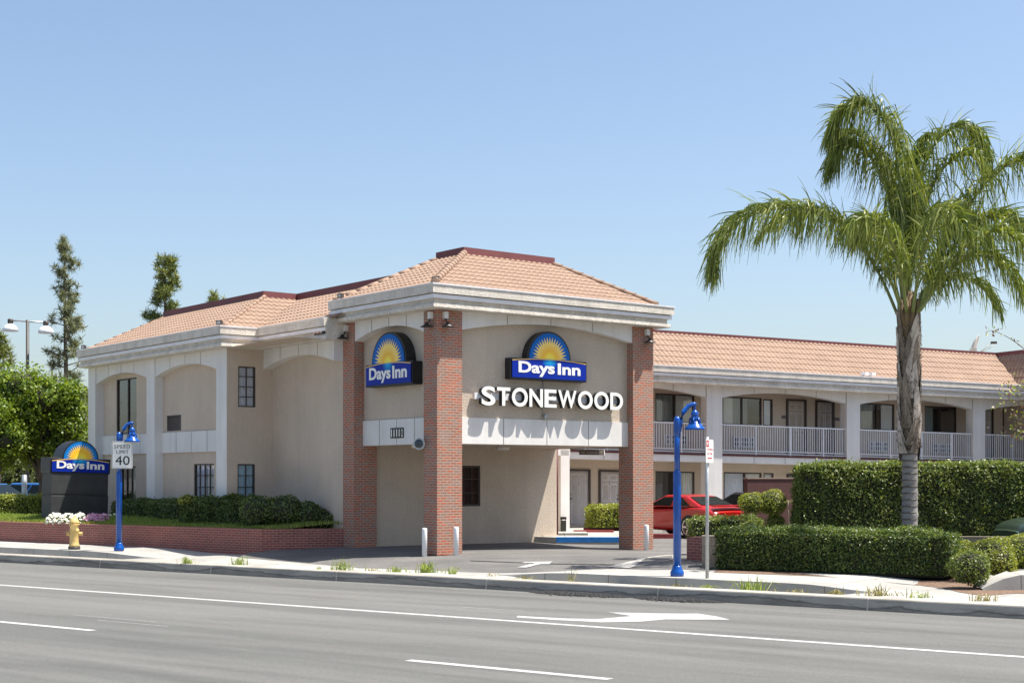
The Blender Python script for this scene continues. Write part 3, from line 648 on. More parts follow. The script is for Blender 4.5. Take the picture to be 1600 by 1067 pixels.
# passage post + beam + downspout at the far end of the drive-through
p=gnd(873,831,.13); a0,b0=toA(p); pe=gnd(889,831,.13); a1,b1=toA(pe)
MB().box(a0,a0+.36,b0-.1,b0+.22,.1,2.80).build('white_post',M['trim'],T)
MB().box(7.34,a0+.4,b0-.1,b0+.22,2.62,2.86).build('passage_beam',M['trim'],T)
MB().tube([(7.42,4.15,.1),(7.42,4.15,2.9)],.045,8).build('downspout',M['dkred'],T)
# ------------------------------------------------------------ room wing
Wg=empty('motel_room_wing',(W0[0],W0[1],0),angC,'long two storey motel room wing with arched balcony, white railings and tile roof','building')
S=True
u2h=[(.94,2.62,3.96,5.03),(3.84,5.60,3.96,5.03),(5.66,6.10,3.96,5.0),(10.2,11.9,3.96,5.03),(13.42,15.05,3.96,5.03)]
w_=MB(); wallholes(w_,'b',1.5,-9,24,2.7,5.9,u2h); w_.build('upper_wall',M['stucco'],Wg,S)
u1h=[(.94,2.62,.15,2.16),(3.9,5.6,.15,2.18),(5.68,6.14,1.2,2.18)]
w_=MB(); wallholes(w_,'b',1.5,-9,24,-.3,2.5,u1h); w_.build('lower_wall',M['stucco'],Wg,S)
gl=[[(.98,1.3,M['drape']),(1.3,1.74,M['drape']),(1.8,2.58,M['curtain'])],[(3.88,4.35,M['curtain']),(4.35,5.0,M['drape'])],[(5.7,6.06,M['greyblind'])],[(10.25,10.9,M['drape']),(11.3,11.85,M['curtain'])],[(13.45,13.9,M['drape'])]]
for h,c in zip(u2h,gl): window(Wg,'b',1.5,*h,fr=.05,shear=S,curt=c,split=[(h[0]+h[1])/2] if h[1]-h[0]>1 else None)
window(Wg,'b',1.5,*u1h[0],fr=.05,shear=S,split=[1.95],curt=[(1.95,2.58,M['curtain'])])
window(Wg,'b',1.5,*u1h[1],fr=.05,shear=S,split=[4.85],curt=[(3.95,4.8,M['greyblind']),(4.9,5.55,M['curtain'])])
window(Wg,'b',1.5,*u1h[2],fr=.05,shear=S,curt=[(5.7,6.1,M['curtain'])])
for (a,b,hs) in ((6.78,7.56,-1),(8.13,8.88,1),(16.05,16.88,-1),(17.55,18.3,1)): door(Wg,'b',1.47,a,b,2.85,4.97,S,hs)
for (a,b,hs) in ((-2.62,-1.84,-1),(-1.36,-.58,1),(6.8,7.55,1)): door(Wg,'b',1.47,a,b,.13,2.09,S,hs)
for a in (1.30,4.27,10.58,13.75):
    m_=MB(); m_.box(a,a+.95,1.40,1.5,3.13,3.52)
    for i in range(10):
        if i in (2,7): continue
        for z in (3.18,3.35): m_.box(a+.06+i*.085,a+.12+i*.085,1.396,1.40,z,z+.13,1)
    m_.build('air_conditioner',[M['ac'],M['acd']],Wg,S)
for a in (6.60,9.08): MB().box(a-.1,a+.12,1.47,1.5,4.28,4.40).build('room_plate',M['vent'],Wg,S)
# balcony slab
MB().box(-9,24,.0,1.55,2.5,2.74).build('balcony_slab',M['trim'],Wg,S)
MB().box(-9,24,-.03,1.5,2.742,2.805).build('maroon_edge',M['dkred'],Wg,S)
MB().box(-9,24,.1,1.5,2.807,2.84).build('balcony_deck',M['walk'],Wg,S)
jm=MB()
for s in (-2.0,-.6,.9,4.25,5.62,6.99,10.4,11.8,13.2,16.5,17.9): jm.quad((s-.01,-.004,2.503),(s+.01,-.004,2.503),(s+.01,-.004,2.735),(s-.01,-.004,2.735))
jm.build('slab_joints',M['joint'],Wg,S)
piers=[(-3.97,-3.35),(2.2,2.86),(8.41,9.03),(14.55,15.16),(20.7,21.3)]
for a,b in piers: MB().box(a,b,-.035,.38,-.3,5.3).build('pier',M['trim'],Wg,S)
for i in range(4):
    a=piers[i][1]; b=piers[i+1][0]
    valance(Wg,'b',0,.33,a,b,4.85,5.13,5.32,[a+.012]+[a+(b-a)*k/4 for k in (1,2,3)]+[b-.012],S)
    r=MB(); n=(a,b); 
    r.box(a,b,.06,.11,3.86,3.905); r.box(a,b,.07,.10,2.93,2.965); r.box(a,b,.06,.12,2.845,2.875)
    k=0; x=a+.06
    while x<b-.03: r.box(x-.011,x+.011,.073,.097,2.965,3.86); x+=.105
    for q_ in (.275,.55,.82): x=a+(b-a)*q_; r.box(x-.025,x+.025,.058,.112,2.80,3.88)
    r.build('balcony_railing',M['rail'],Wg,S)
MB().quad((-9,-.4,5.31),(24,-.4,5.31),(24,1.6,5.31),(-9,1.6,5.31)).build('balcony_soffit',M['ceil'],Wg,S)
fascia(Wg,[(-9,-.20),(16.70,-.20),(16.70,-7)],5.27,S)
zw=5.86; rw_=1.38; rr=1.95; Lq=math.hypot(rr,rw_); c3,s3=rr/Lq,rw_/Lq
tiles(Wg,(0,-.50,zw-.08),(1,0,0),(0,c3,s3),Lq+.17,lambda t:-9.,lambda t:16.55+.65*t/Lq,shear=S,eave=True)
Lv=math.hypot(.65,rw_); tiles(Wg,(16.55,0,zw),(0,-1,0),(.65/Lv,0,rw_/Lv),Lv,lambda t:.35-t*1.95/Lv,lambda t:6.5,shear=S)
MB().box(-9,17.3,1.55,1.8,zw+rw_-.03,zw+rw_+.13).build('roof_cap',M['cap'],Wg,S)
MB().box(17.15,17.4,-7,1.548,zw+rw_-.03,zw+rw_+.128).build('roof_cap',M['cap'],Wg,S)
MB().box(-9,24,1.6,12,5.0,zw+rw_-.05).build('roof_mass',M['fascia'],Wg,S)
MB().box(17.3,24,-7,1.6,5.3,zw+rw_-.05).build('roof_mass',M['fascia'],Wg,S)
w_=MB(); w_.quad((17.5,-7,-.3),(17.5,1.5,-.3),(17.5,1.5,5.3),(17.5,-7,5.3)); w_.build('end_wall',M['stucco'],Wg,S)
# ------------------------------------------------------------ signs
def logo_sign(parent,wd,hb,rd_,depth,cx=0.,z0=0.,body='Days Inn',extra=None):
    """arched cabinet sign, face toward -Y at y=0, cabinet behind; x centred on cx, underside z0"""
    zt=z0+hb; bo=MB(); e=.045
    n=20; arch=[]
    top=[(-wd/2,zt-.05)]+[(-wd/2+wd*k/12,zt-.05+.07*(1-(2*k/12-1)**2)) for k in range(1,12)]+[(wd/2,zt-.05)]
    poly=[(-wd/2-e,z0-e),(wd/2+e,z0-e),(wd/2+e,zt-.05+e)]+[(wd/2*0+rd_*1.0*math.cos(math.pi*k/n)*1.08,zt+rd_*1.08*math.sin(math.pi*k/n)+.0) for k in range(n+1)]+[(-wd/2-e,zt-.05+e)]
    bo.prism([(cx+x,z) for x,z in poly],lambda p,d:(p[0],d,p[1]),depth,.012).build('cabinet',M['blk'],parent)
    fa=MB(); ctr=(cx,zt+.0)
    pts=[(rd_*math.cos(math.pi*k/28),rd_*math.sin(math.pi*k/28)) for k in range(29)]
    f=MB().prism(pts,lambda p,d:(p[0],d,p[1]),.0,-.006); ob=f.build('blue_arch',M['disc'],parent); ob.location=(cx,0.002,zt)
    # star burst
    st=[]; nr=19
    for k in range(nr):
        t0=math.pi*(k)/(nr-1)*.96+math.pi*.02; dt=math.pi/(nr-1)/2*.96
        rr_=rd_*(.86 if 1 else .8)
        st.append((rr_*math.cos(t0),rr_*math.sin(t0)))
        if k<nr-1: st.append((rd_*.60*math.cos(t0+dt),rd_*.60*math.sin(t0+dt)))
    st=[(rd_*.30,-.01)]+st+[(-rd_*.30,-.01)]
    mb=MB(); 
    cpt=(0,-.012,.0); k0=len(mb.v); mb.v.append(cpt)
    for x,z in st: mb.v.append((x,-.012,z+.01))
    for i in range(len(st)-1): mb.f.append((0,i+2,i+1)); mb.m.append(0); mb.sm.append(False)
    ob=mb.build('sunburst',M['sunburst'],parent); ob.location=(cx,0,zt); ob.data.flip_normals()
    # band
    bp=[(-wd/2,z0),(wd/2,z0)]+top[::-1]
    f=MB().prism([(x,z-zt) for x,z in bp],lambda p,d:(p[0],d,p[1]),0.0,-.016); ob=f.build('blue_band',M['band'],parent); ob.location=(cx,0,zt)
    ol=MB()
    for k in range(12):
        (a,za),(b,zb)=top[k],top[k+1]; ol.quad((cx+a,-.02,za-.028),(cx+b,-.02,zb-.028),(cx+b,-.02,zb-.004),(cx+a,-.02,za-.004))
    ol.build('orange_line',M['orange'],parent)
    mg=wd*.08
    xa_=cx-wd/2+mg; W_=wd-2*mg
    textobj('Days',M['ltwhite'],parent,xa_,xa_+W_*.575,z0+hb*.08,z0+hb*.84,-.024,.006,.030,'lettering')
    textobj('Inn',M['ltwhite'],parent,xa_+W_*.625,xa_+W_,z0+hb*.245,z0+hb*.84,-.024,.006,.030,'lettering')
# right-hand wall sign (faces the drive): local frame = tower frame, face at b=0
a0,_=2.20,0
def bA(u,b): # a coordinate where the ray through column u meets plane b
    d=np.array([(u-800)/F,1.]); O=P0+b*B; Mx=np.array([[d[0],-A[0]],[d[1],-A[1]]]); s,t=np.linalg.solve(Mx,O); return t,s
def aB(u,a):
    d=np.array([(u-800)/F,1.]); O=P0+a*A; Mx=np.array([[d[0],-B[0]],[d[1],-B[1]]]); s,t=np.linalg.solve(Mx,O); return t,s
def zz(v,y): return H+(VH-v)*y/F
x0,y0=bA(800,0.); x1,y1=bA(915,0.); zb=zz(592,(y0+y1)/2); ztp=zz(562,(y0+y1)/2+.0); zar=zz(521,(y0+y1)/2)
q=fromA((x0+x1)/2,0,0)
s1=empty('motel_sign',(q.x,q.y,0),angA,'blue and black arched sunburst sign above the big white letters','sign')
logo_sign(s1,x1-x0,ztp-zb,zar-ztp,.24,0,zb)
c0,y0=aB(572.5,0.); c1,y1=aB(642.5,0.); zb=zz(600,(y0+y1)/2); ztp=zz(567,(y0+y1)/2); zar=zz(522,(y0+y1)/2)
q=fromA(0,(c0+c1)/2,0)
s2=empty('motel_sign',(q.x,q.y,0),angA-math.pi/2,'shaded arched sunburst sign between the left and middle brick pillars','sign')
logo_sign(s2,c0-c1,ztp-zb,zar-ztp,.32,0,zb)
# big letters
q=fromA(0,0,0)
Lt=empty('channel_letters',(q.x,q.y,0),angA,'large white three dimensional letters spelling STONEWOOD on the stucco wall','sign')
word='STONEWOOD'; wid={'S':.64,'T':.62,'O':.76,'N':.66,'E':.60,'W':.92,'D':.68}; gap=.075
tot=sum(wid[c] for c in word)+gap*(len(word)-1); xa,ya=bA(752.5,-.03); xb,yb=bA(973.5,-.03); k=(xb-xa)/tot; x=xa
for i,c in enumerate(word):
    wv=wid[c]*k; e=.012 if c in 'SOD' else 0
    ez=.008 if c in 'SO' else 0
    textobj(c,[M['ltwhite'],M['blk']],Lt,x,x+wv,3.775-ez,4.255+ez,-.03,.13,.024,'letter',sidemat=True); x+=wv+gap*k
MB().box(xa-.12,xb-.1,.11,.20,3.93,4.10).build('raceway',M['gutter'],Lt)
MB().tube([(3.62,.2,3.52),(3.62,.2,4.5)],.012,6).lathe([(.05,3.46),(.06,3.6)],3.66,.15,10).build('conduit',M['galv'],Lt)
# street number plates on the side band
t,_=aB(622,.285); q=fromA(.285,t,0)
nb=empty('house_number',(q.x,q.y,0),angA-math.pi/2,'black number tiles reading 11102 on the white band','sign')
for i,c in enumerate('11102'):
    x=-.34+i*.125; MB().box(x,x+.115,-.022,-.003,2.95,3.22).build('number_tile',M['blk'],nb)
    textobj(c,M['ltwhite'],nb,x+.03 if c!='1' else x+.04,x+.088 if c!='1' else x+.078,2.985,3.185,-.027,.005,.012,'digit')
# clearance sign under the right band
x0,_=bA(906,2.0); x1,_=bA(943.5,2.0)
_,yy=bA(925,2.0); q=fromA((x0+x1)/2,2.0,0)
cl=empty('clearance_sign',(q.x,q.y,0),angA,'small brown clearance board hanging below the drive-through ceiling','sign')
hw=(x1-x0)/2; z1=zz(703,yy); z0=zz(710.5,yy); MB().box(-hw,hw,0,.03,z0,z1).build('board',mat('brown_board',(.10,.075,.055),.7,var=.2,vs=9),cl)
MB().box(hw,hw+.03,-.01,.04,z0-.01,z1+.01).build('end_trim',M['white'],cl); [MB().box(x_,x_+.05,.0,.02,z1,2.79).build('bracket',M['white'],cl) for x_ in (-hw*.6,hw*.55)]
textobj('MAX. CLEARANCE 9 FT',mat('dull_letters',(.38,.34,.28),.8,var=0),cl,-hw*.93,hw*.93,z0+.03,z1-.03,-.006,.006,.004,'lettering')
# monument sign on the planter
q=at(78.5,745,46.3); ms=empty('monument_sign',(q.x,q.y,.42),angA,'charcoal roadside monument sign with blue sunburst panel beside flowers','sign'); ms.rotation_euler=(0,RAD(1.6),angA); ms.scale=(1.12,1.12,1.12)
mw=1.70
mb=MB(); mb.box(0,mw,.0,.72,0,.82); mb.box(-.01,mw+.01,.02,.70,.82,.86); mb.box(0,mw-.01,.012,.72,.86,1.47); mb.box(.02,mw-.02,.03,.7,1.47,1.50); mb.box(-.05,mw+.05,.03,.75,1.50,1.90)
mb.build('base',M['signblk'],ms,bevel=.012)
logo_sign(ms,mw-.02,.37,.50,.72,mw/2-.01,1.50)
# ------------------------------------------------------------ fixtures on the buildings
def flood(loc,rz,label,tilt=25):
    t=empty('flood_light',loc,rz,label,'flood light','flood lights along the roof edge'); t.scale=(.6,)*3
    MB().box(-.13,.13,-.07,.07,.10,.28).box(-.15,.15,-.10,-.07,.08,.30).build('housing',M['dkmetal'],t)
    MB().quad((-.11,-.102,.12),(.11,-.102,.12),(.11,-.102,.26),(-.11,-.102,.26)).build('lens',M['dish'],t)
    MB().tube([(0,0,0),(0,0,.12)],.02,8).build('bracket',M['dkmetal'],t); return t
for u,v,pl,rz,lb in ((680,442,(-.2,-.2),.3,'flood light on the roof corner above the middle brick pillar'),(529,470,(-.3,4.1),-.9,'flood light at the left end of the tower roof edge'),(351,510,(-1.75,8.4),-.5,'flood light on the roof corner of the street wing'),(130,545,(-1.75,18.5),-.7,'flood light at the far left roof corner beside the pine')):
    z=6.74 if pl[0]>-.5 else 6.27
    q=fromA(*pl,z); flood((q.x,q.y,z),angA+rz-.6,lb)
def barn(loc,rz,label):
    t=empty('barn_light',loc,rz,label,'wall lamp','dark saucer lamps under the tower eave'); t.scale=(.82,)*3
    MB().box(-.075,.075,-.10,.02,-.02,.19).build('junction_box',M['trim'],t)
    MB().tube([(0,-.05,-.02),(0,-.10,-.12),(0,-.16,-.17)],.02,8).build('arm',M['blk'],t)
    MB().lathe([(.05,-.14),(.06,-.2),(.19,-.27),(.20,-.285)],0,-.18,18).build('shade',M['blk'],t); return t
for (a,b,rz,lb) in ((-.02,.22,-math.pi/2,'dark saucer lamp on the left face of the middle pillar top'),(.22,-.02,0,'dark saucer lamp on the right face of the middle pillar top'),(-.02,4.25,-math.pi/2,'dark saucer lamp at the top of the left brick pillar'),(7.22,-.02,0,'dark saucer lamp at the top of the right brick pillar')):
    q=fromA(a,b,5.93); barn((q.x,q.y,5.93),angA+rz,lb)
MB_=MB
q=fromA(-.62,4.75,5.78); nl=empty('tube_light',(q.x,q.y,5.83),angA-math.pi/2,'small black light box with red and white tubes under the tower eave','light')
MB().box(-.25,.3,-.0,.18,0,.2).build('housing',M['blk'],nl)
for i in range(5): MB().tube([(-.2+i*.09,-.015,.03),(-.2+i*.09,-.015,.17)],.028,8).build('tube',mat('pink_tube',(.8,.35,.3) if i%2 else (.85,.8,.75),.3,var=0),nl)
# convex mirror
q=at(655,693,37.0); mr=empty('convex_mirror',(q.x,q.y,q.z),-.25,'round convex mirror beside the middle brick pillar below the band','mirror')
m_=MB(); 
def disc(mb,r,y,seg=24,bul=0,mi=0):
    k=len(mb.v); mb.v.append((0,y-bul,0)); 
    rings=4
    for a in range(1,rings+1):
        for j in range(seg): t=2*math.pi*j/seg; rr_=r*a/rings; mb.v.append((rr_*math.cos(t),y-bul*(1-(a/rings)**2),rr_*math.sin(t)))
    for j in range(seg): mb.f.append((k,k+1+j,k+1+(j+1)%seg)); mb.m.append(mi); mb.sm.append(True)
    for a in range(rings-1):
        for j in range(seg): b=k+1+a*seg; mb.f.append((b+j,b+seg+j,b+seg+(j+1)%seg,b+(j+1)%seg)); mb.m.append(mi); mb.sm.append(True)
disc(m_,.115,-.03,24,.03); m_.build('mirror_glass',carpaint('mirror',(.02,.03,.04)),mr)
MB().tube([(0,-.02,0),(0,.03,0)],[.155,.13],24).build('rim',M['galv'],mr); MB().tube([(0,.03,0),(.12,.25,.12)],.02,6).build('bracket',M['galv'],mr)
for (a,b,lb) in ((4.6,3.2,'flat round ceiling lamp in the drive-through near the wall window'),(.95,2.2,'flat ceiling lamp in the drive-through behind the middle pillar')):
    q=fromA(a,b,2.78); t=empty('ceiling_lamp',(q.x,q.y,2.785),0,lb,'ceiling lamp'); MB().lathe([(.17,-.09),(.19,-.03),(.19,0)],0,0,16).build('diffuser',M['curtain'],t)
# wing flood pair
for u,lb in ((1350,'left one of two white security lights on the room wing eave'),(1361,'right one of two white security lights on the room wing eave')):
    d=np.array([(u-800)/F,1.]); O=W0-.5*D; s,t_=np.linalg.solve(np.array([[d[0],-C[0]],[d[1],-C[1]]]),O); q=fromW(t_,-.47,5.88)
    t=empty('security_light',(q.x,q.y,q.z),angC+.3,lb,'flood light','pair of eave lights on the wing'); MB().box(-.10,.13,-.14,.06,.05,.15).build('head',M['white'],t); MB().tube([(0,0,0),(0,0,.06)],.03,8).build('base',M['white'],t)
# satellite dish
q=at(1527,548,61.5); dh=empty('satellite_dish',(q.x,q.y,q.z-.6),0,'grey satellite dish standing on the wing roof near its right end','satellite dish')
m_=MB(); disc(m_,.52,0,24,-.12); ob=m_.build('reflector',M['dish'],dh); ob.rotation_euler=(RAD(20),RAD(-10),RAD(63)); ob.location=(-.1,0,.75); ob.scale=(1,1,1.05)
sol=ob.modifiers.new('s','SOLIDIFY'); sol.thickness=.02
MB().tube([(-.2,0,-.3),(-.2,0,.55)],.04,8).box(-.3,-.05,-.1,.1,.45,.7).build('mast',M['dish'],dh); MB().tube([(.0,0,.45),(.62,-.1,.95)],.022,6).tube([(.1,0,.5),(.7,-.2,.82)],.015,6).build('arm',M['dish'],dh); MB().box(.55,.78,-.16,-.02,.88,.98).build('feed_horn',M['dkmetal'],dh)
# blue accessibility sign + ash bin by the post
q=at(878,750,47.7); t=empty('accessible_parking_sign',(q.x,q.y,q.z),angA+.9,'narrow blue parking sign on the white post','sign')
MB().box(-.13,.13,-.02,0,-.22,.24).build('panel',M['blue'],t); MB().ball((0,-.025,.15),.03,8).tube([(-.0,-.025,.11),(0,-.025,.02),(.06,-.025,.02),(.08,-.025,-.06)],.014,6).build('pictogram',M['white'],t)
textobj('VAN',M['white'],t,-.07,.07,-.18,-.12,-.024,.004,.002)
q=gnd(880,831,.13); t=empty('ash_bin',(q.x,q.y-.15,.13),0,'slim black ash bin at the foot of the white post','bin')
MB().box(-.09,.09,-.09,.09,0,.38).build('body',mat('dark_bin',(.04,.04,.035),.5,var=.1),t); MB().box(-.1,.1,-.1,.1,.42,.5).box(-.08,-.06,-.08,-.06,.38,.42).box(.06,.08,.06,.08,.38,.42).build('lid',M['blk'],t)
# ------------------------------------------------------------ bollards
def bollard(loc,label):
    t=empty('bollard',loc,0,label,'bollard','white bollards by the brick pillars')
    MB().lathe([(.066,-.2),(.066,.68),(.059,.705),(.03,.715)],0,0,18).build('post',M['white'],t); return t
q=fromA(-.26,.18); bollard((q.x,q.y,gz(q.x,q.y)),'white bollard left of the middle brick pillar')
q=fromA(.40,-.26); bollard((q.x,q.y,gz(q.x,q.y)),'white bollard right of the middle brick pillar')
t_,_=bA(1010,-.28); q=fromA(t_,-.28); bollard((q.x,q.y,-.13),'white bollard in front of the right brick pillar')
# ------------------------------------------------------------ street lamps
def lamp(loc,label,sc_=1.095):
    t=empty('street_lamp',loc,0,label,'street lamp','blue bell lamps along the sidewalk'); t.scale=(sc_,)*3
    m=M['blue']
    MB().lathe([(.125,0),(.13,.06),(.12,.10),(.095,.13),(.09,.17),(.078,.2)],0,0,20).build('base_flange',m,t)
    MB().lathe([(.075,.18),(.075,1.92),(.068,1.95),(.055,1.99)],0,0,20).lathe([(.055,1.97),(.055,2.80)],0,0,18).build('pole',m,t)
    MB().lathe([(.066,2.62),(.068,2.93),(.05,2.98),(.02,3.0)],0,0,14).tube([(.03,0,2.72),(.06,0,2.92),(.12,0,3.08),(.21,0,3.19),(.31,0,3.235),(.36,0,3.22)],[.052,.050,.046,.042,.036,.030],12).tube([(.33,0,3.24),(.33,0,3.10)],.02,8).build('arm',m,t)
    h=MB().lathe([(.015,3.13),(.05,3.10),(.075,3.05),(.075,3.02),(.062,3.0),(.075,2.98),(.085,2.92)],.33,0,18).build('head',m,t)
    f=MB()
    for k in range(6):
        a=k*math.pi/3+.2; f.tube([(.33+.07*math.cos(a),.07*math.sin(a),2.98),(.33+.105*math.cos(a),.105*math.sin(a),2.93),(.33+.11*math.cos(a),.11*math.sin(a),2.86)],.014,6)
    f.build('ribs',m,h)
    b=MB().tube([(.33,0,2.93),(.33,0,2.88),(.33,0,2.82),(.33,0,2.775),(.33,0,2.755)],[.075,.10,.15,.195,.20],24,cap=False).build('bell_shade',m,t)
    md=b.modifiers.new('s','SOLIDIFY'); md.thickness=.012
    return t
p1=gnd(186,860,ZW); p2=gnd(1058,900,ZW)
lamp((p1.x,p1.y,ZW),'blue bell street lamp carrying the speed limit sign, left of the building')
lamp((p2.x,p2.y,ZW),'blue bell street lamp right of the brick pillars by the driveway')
sp=at(191,710.5,p1.y-.10); t=empty('speed_limit_sign',(sp.x,sp.y,sp.z),.06,'white SPEED LIMIT 40 sign fixed to the left blue lamp','traffic sign'); t.scale=(1.13,)*3
def rrect(w,h,r,n=5):
    o=[]
    for cx,cy,a in ((w/2-r,h/2-r,0),(-w/2+r,h/2-r,90),(-w/2+r,-h/2+r,180),(w/2-r,-h/2+r,270)):
        for k in range(n+1): q=RAD(a+90*k/n); o.append((cx+r*math.cos(q),cy+r*math.sin(q)))
    return o
def plate(w,h,r,m,par,y0=.0,th=.006,name='plate'): return MB().prism(rrect(w,h,r),lambda p,d:(p[0],d,p[1]),y0+th,y0).build(name,m,par)
plate(.50,.67,.03,M['signwhite'],t)
br=MB(); 
o1=rrect(.475,.645,.025); o2=rrect(.463,.633,.02)
for i in range(len(o1)): j=(i+1)%len(o1); br.quad((o1[i][0],-.004,o1[i][1]),(o1[j][0],-.004,o1[j][1]),(o2[j][0],-.004,o2[j][1]),(o2[i][0],-.004,o2[i][1]))
br.build('border',M['blk'],t)
textobj('SPEED',M['blk'],t,-.19,.19,.16,.245,-.006,.004,.0,spacing=1.15); textobj('LIMIT',M['blk'],t,-.14,.15,.03,.115,-.006,.004,.0,spacing=1.15)
textobj('40',M['blk'],t,-.17,.18,-.245,-.025,-.006,.004,0)
# no stopping sign
p=gnd(1105,903,ZW); t=empty('no_stopping_sign',(p.x,p.y,ZW),0,'narrow white NO STOPPING sign on a thin galvanised post','traffic sign'); t.scale=(1.1,1.1,1.085)
MB().tube([(0,0,0),(0,0,2.62)],.033,8).build('post',M['galv'],t)
pl=MB().prism(rrect(.305,.43,.035),lambda p,d:(p[0],d,p[1]),0,-.005).build('panel',M['signwhite'],t); pl.location=(.035,-.045,2.36); pl.rotation_euler=(0,0,RAD(56))
dm=MB().prism(rrect(.11,.12,.004,1),lambda p,d:(p[0]-.085,d,p[1]+.14),-.0055,-.008).build('red_square',M['redletters'],pl)
textobj('NO',M['signwhite'],pl,-.13,-.045,.105,.175,-.010,.002,.004)
textobj('STOPPING',M['palered'],pl,-.125,.13,.01,.055,-.008,.002,.003); textobj('ANY TIME',M['palered'],pl,-.11,.11,-.07,-.025,-.008,.002,.003)
MB().prism([(-.09,-.13),(-.06,-.105),(-.06,-.12),(.06,-.12),(.06,-.105),(.09,-.13),(.06,-.155),(.06,-.14),(-.06,-.14),(-.06,-.155)],lambda p,d:(p[0],d,p[1]),-.0055,-.008).build('arrow',M['redletters'],pl)
# hydrant
p=gnd(116,858,ZW); t=empty('fire_hydrant',(p.x,p.y,ZW),.2,'yellow fire hydrant on the sidewalk before the brick planter','fire hydrant'); t.scale=(1.1,)*3
MB().lathe([(.15,0),(.15,.07),(.13,.08)],0,0,18).build('base_collar',M['dkmetal'],t)
MB().lathe([(.14,.08),(.125,.12),(.115,.16),(.11,.45),(.125,.47),(.125,.50),(.105,.52),(.105,.60),(.13,.62),(.13,.65),(.12,.67)],0,0,18).build('barrel',M['hyd'],t)
MB().lathe([(.13,.665),(.125,.70),(.10,.76),(.06,.80),(.03,.81),(.03,.85),(.02,.86)],0,0,18).build('bonnet',M['hyd'],t)
MB().tube([(-.10,0,.40),(-.16,0,.40)],.055,14).tube([(-.16,0,.40),(-.19,0,.40)],.065,6).build('nozzle',M['hyd'],t); MB().tube([(.10,0,.40),(.17,0,.40)],.045,12).tube([(.17,0,.40),(.2,0,.40)],.055,6).build('nozzle',M['hyd'],t)
MB().tube([(0,-.09,.57),(0,-.17,.57)],.075,14).tube([(0,-.17,.57),(0,-.20,.57)],.085,8).build('nozzle',M['hyd'],t)
# twin-head lot lamp
q=at(43,745,70); t=empty('parking_lot_lamp',(q.x,q.y,0),0,'tall twin-headed parking lot lamp with white dome heads','street lamp')
zt=H+(VH-500)*70/F; MB().lathe([(.09,0),(.075,zt)],0,0,10).build('pole',M['dkmetal'],t)
MB().tube([(-.85,0,zt-.02),(.9,0,zt-.12)],.04,8).build('crossarm',M['galv'],t)
for x,dz in ((-.82,-.02),(.88,-.12)):
    hd=MB().lathe([(.12,zt+dz-.18),(.14,zt+dz+.02),(.10,zt+dz+.08)],x,0,12).build('neck',M['dkmetal'],t)
    MB().lathe([(.36,zt+dz-.52),(.35,zt+dz-.40),(.25,zt+dz-.24),(.10,zt+dz-.16)],x,0,20).build('dome',M['white'],hd)
q=at(38,745,50.5); t=empty('gate_post',(q.x,q.y,0),0,'short grey galvanised post in front of the blue cars','post'); MB().lathe([(.09,0),(.09,1.98),(.06,2.0)],0,0,12).build('post',M['galv'],t)
# ------------------------------------------------------------ planters, walls, lawn
pc=gnd(370,866,-.15); lw,_n=toR(pc); 
pE=empty('brick_planter',(0,0,0),0,'long low red brick planter wall along the sidewalk with lawn on top','planter')
A1=fromR(-52,28.4); A2=Vector((pc.x,pc.y,0)); A3=fromA(.05,4.42)
def wallseg(a,b,th,z0,z1,name,m,parent,z1b=None):
    a=Vector((a[0],a[1],0)); b=Vector((b[0],b[1],0)); d=(b-a); L_=d.length; o=MB().box(0,L_,0,th,z0,z1)
    if z1b is not None: o.v=[(x,y,z if z<z1-.01 else z1+(z1b-z1)*x/L_) for x,y,z in o.v]
    o=o.build(name,m,parent); o.location=(a.x,a.y,0); o.rotation_euler=(0,0,math.atan2(d.y,d.x)); return o
A2=fromR(toR(pc)[0],28.4)
wallseg(A1,A2,.22,-.4,.50,'front_wall',M['brick2'],pE); wallseg(A2,A3,.22,-.4,.502,'side_wall',M['brick2'],pE)
back=[A2+Vector((.0,.1,0)),A3+Vector((-.1,.1,0)),fromA(.02,8.3),fromA(-1.3,8.3),fromA(-1.3,20),fromR(-52,37)+Vector((0,0,0)),A1+Vector((.1,.1,0))]
o=MB().add([(p.x,p.y,.45) for p in back],[tuple(range(len(back)))]).build('lawn_soil',M['soil'],pE)
if o.data.polygons[0].normal.z<0: o.data.flip_normals()
lg=MB(); la=np.arange(-50,toR(A2)[0]-.15,.5); nb_=np.arange(28.60,31.2,.3); ix={}
for i,l in enumerate(la):
    for j,n in enumerate(nb_): ix[i,j]=len(lg.v); lg.v.append((l,n,.47+.16*sm(28.6,30.0,n)+.02*math.sin(l*1.7)))
for i in range(len(la)-1):
    for j in range(len(nb_)-1): lg.f.append((ix[i,j],ix[i+1,j],ix[i+1,j+1],ix[i,j+1])); lg.m.append(0); lg.sm.append(True)
o=lg.build('turf',mat('turf',(.24,.32,.06),.95,var=.35,vs=5,fine=.4),pE); o.rotation_euler=(0,0,angR)
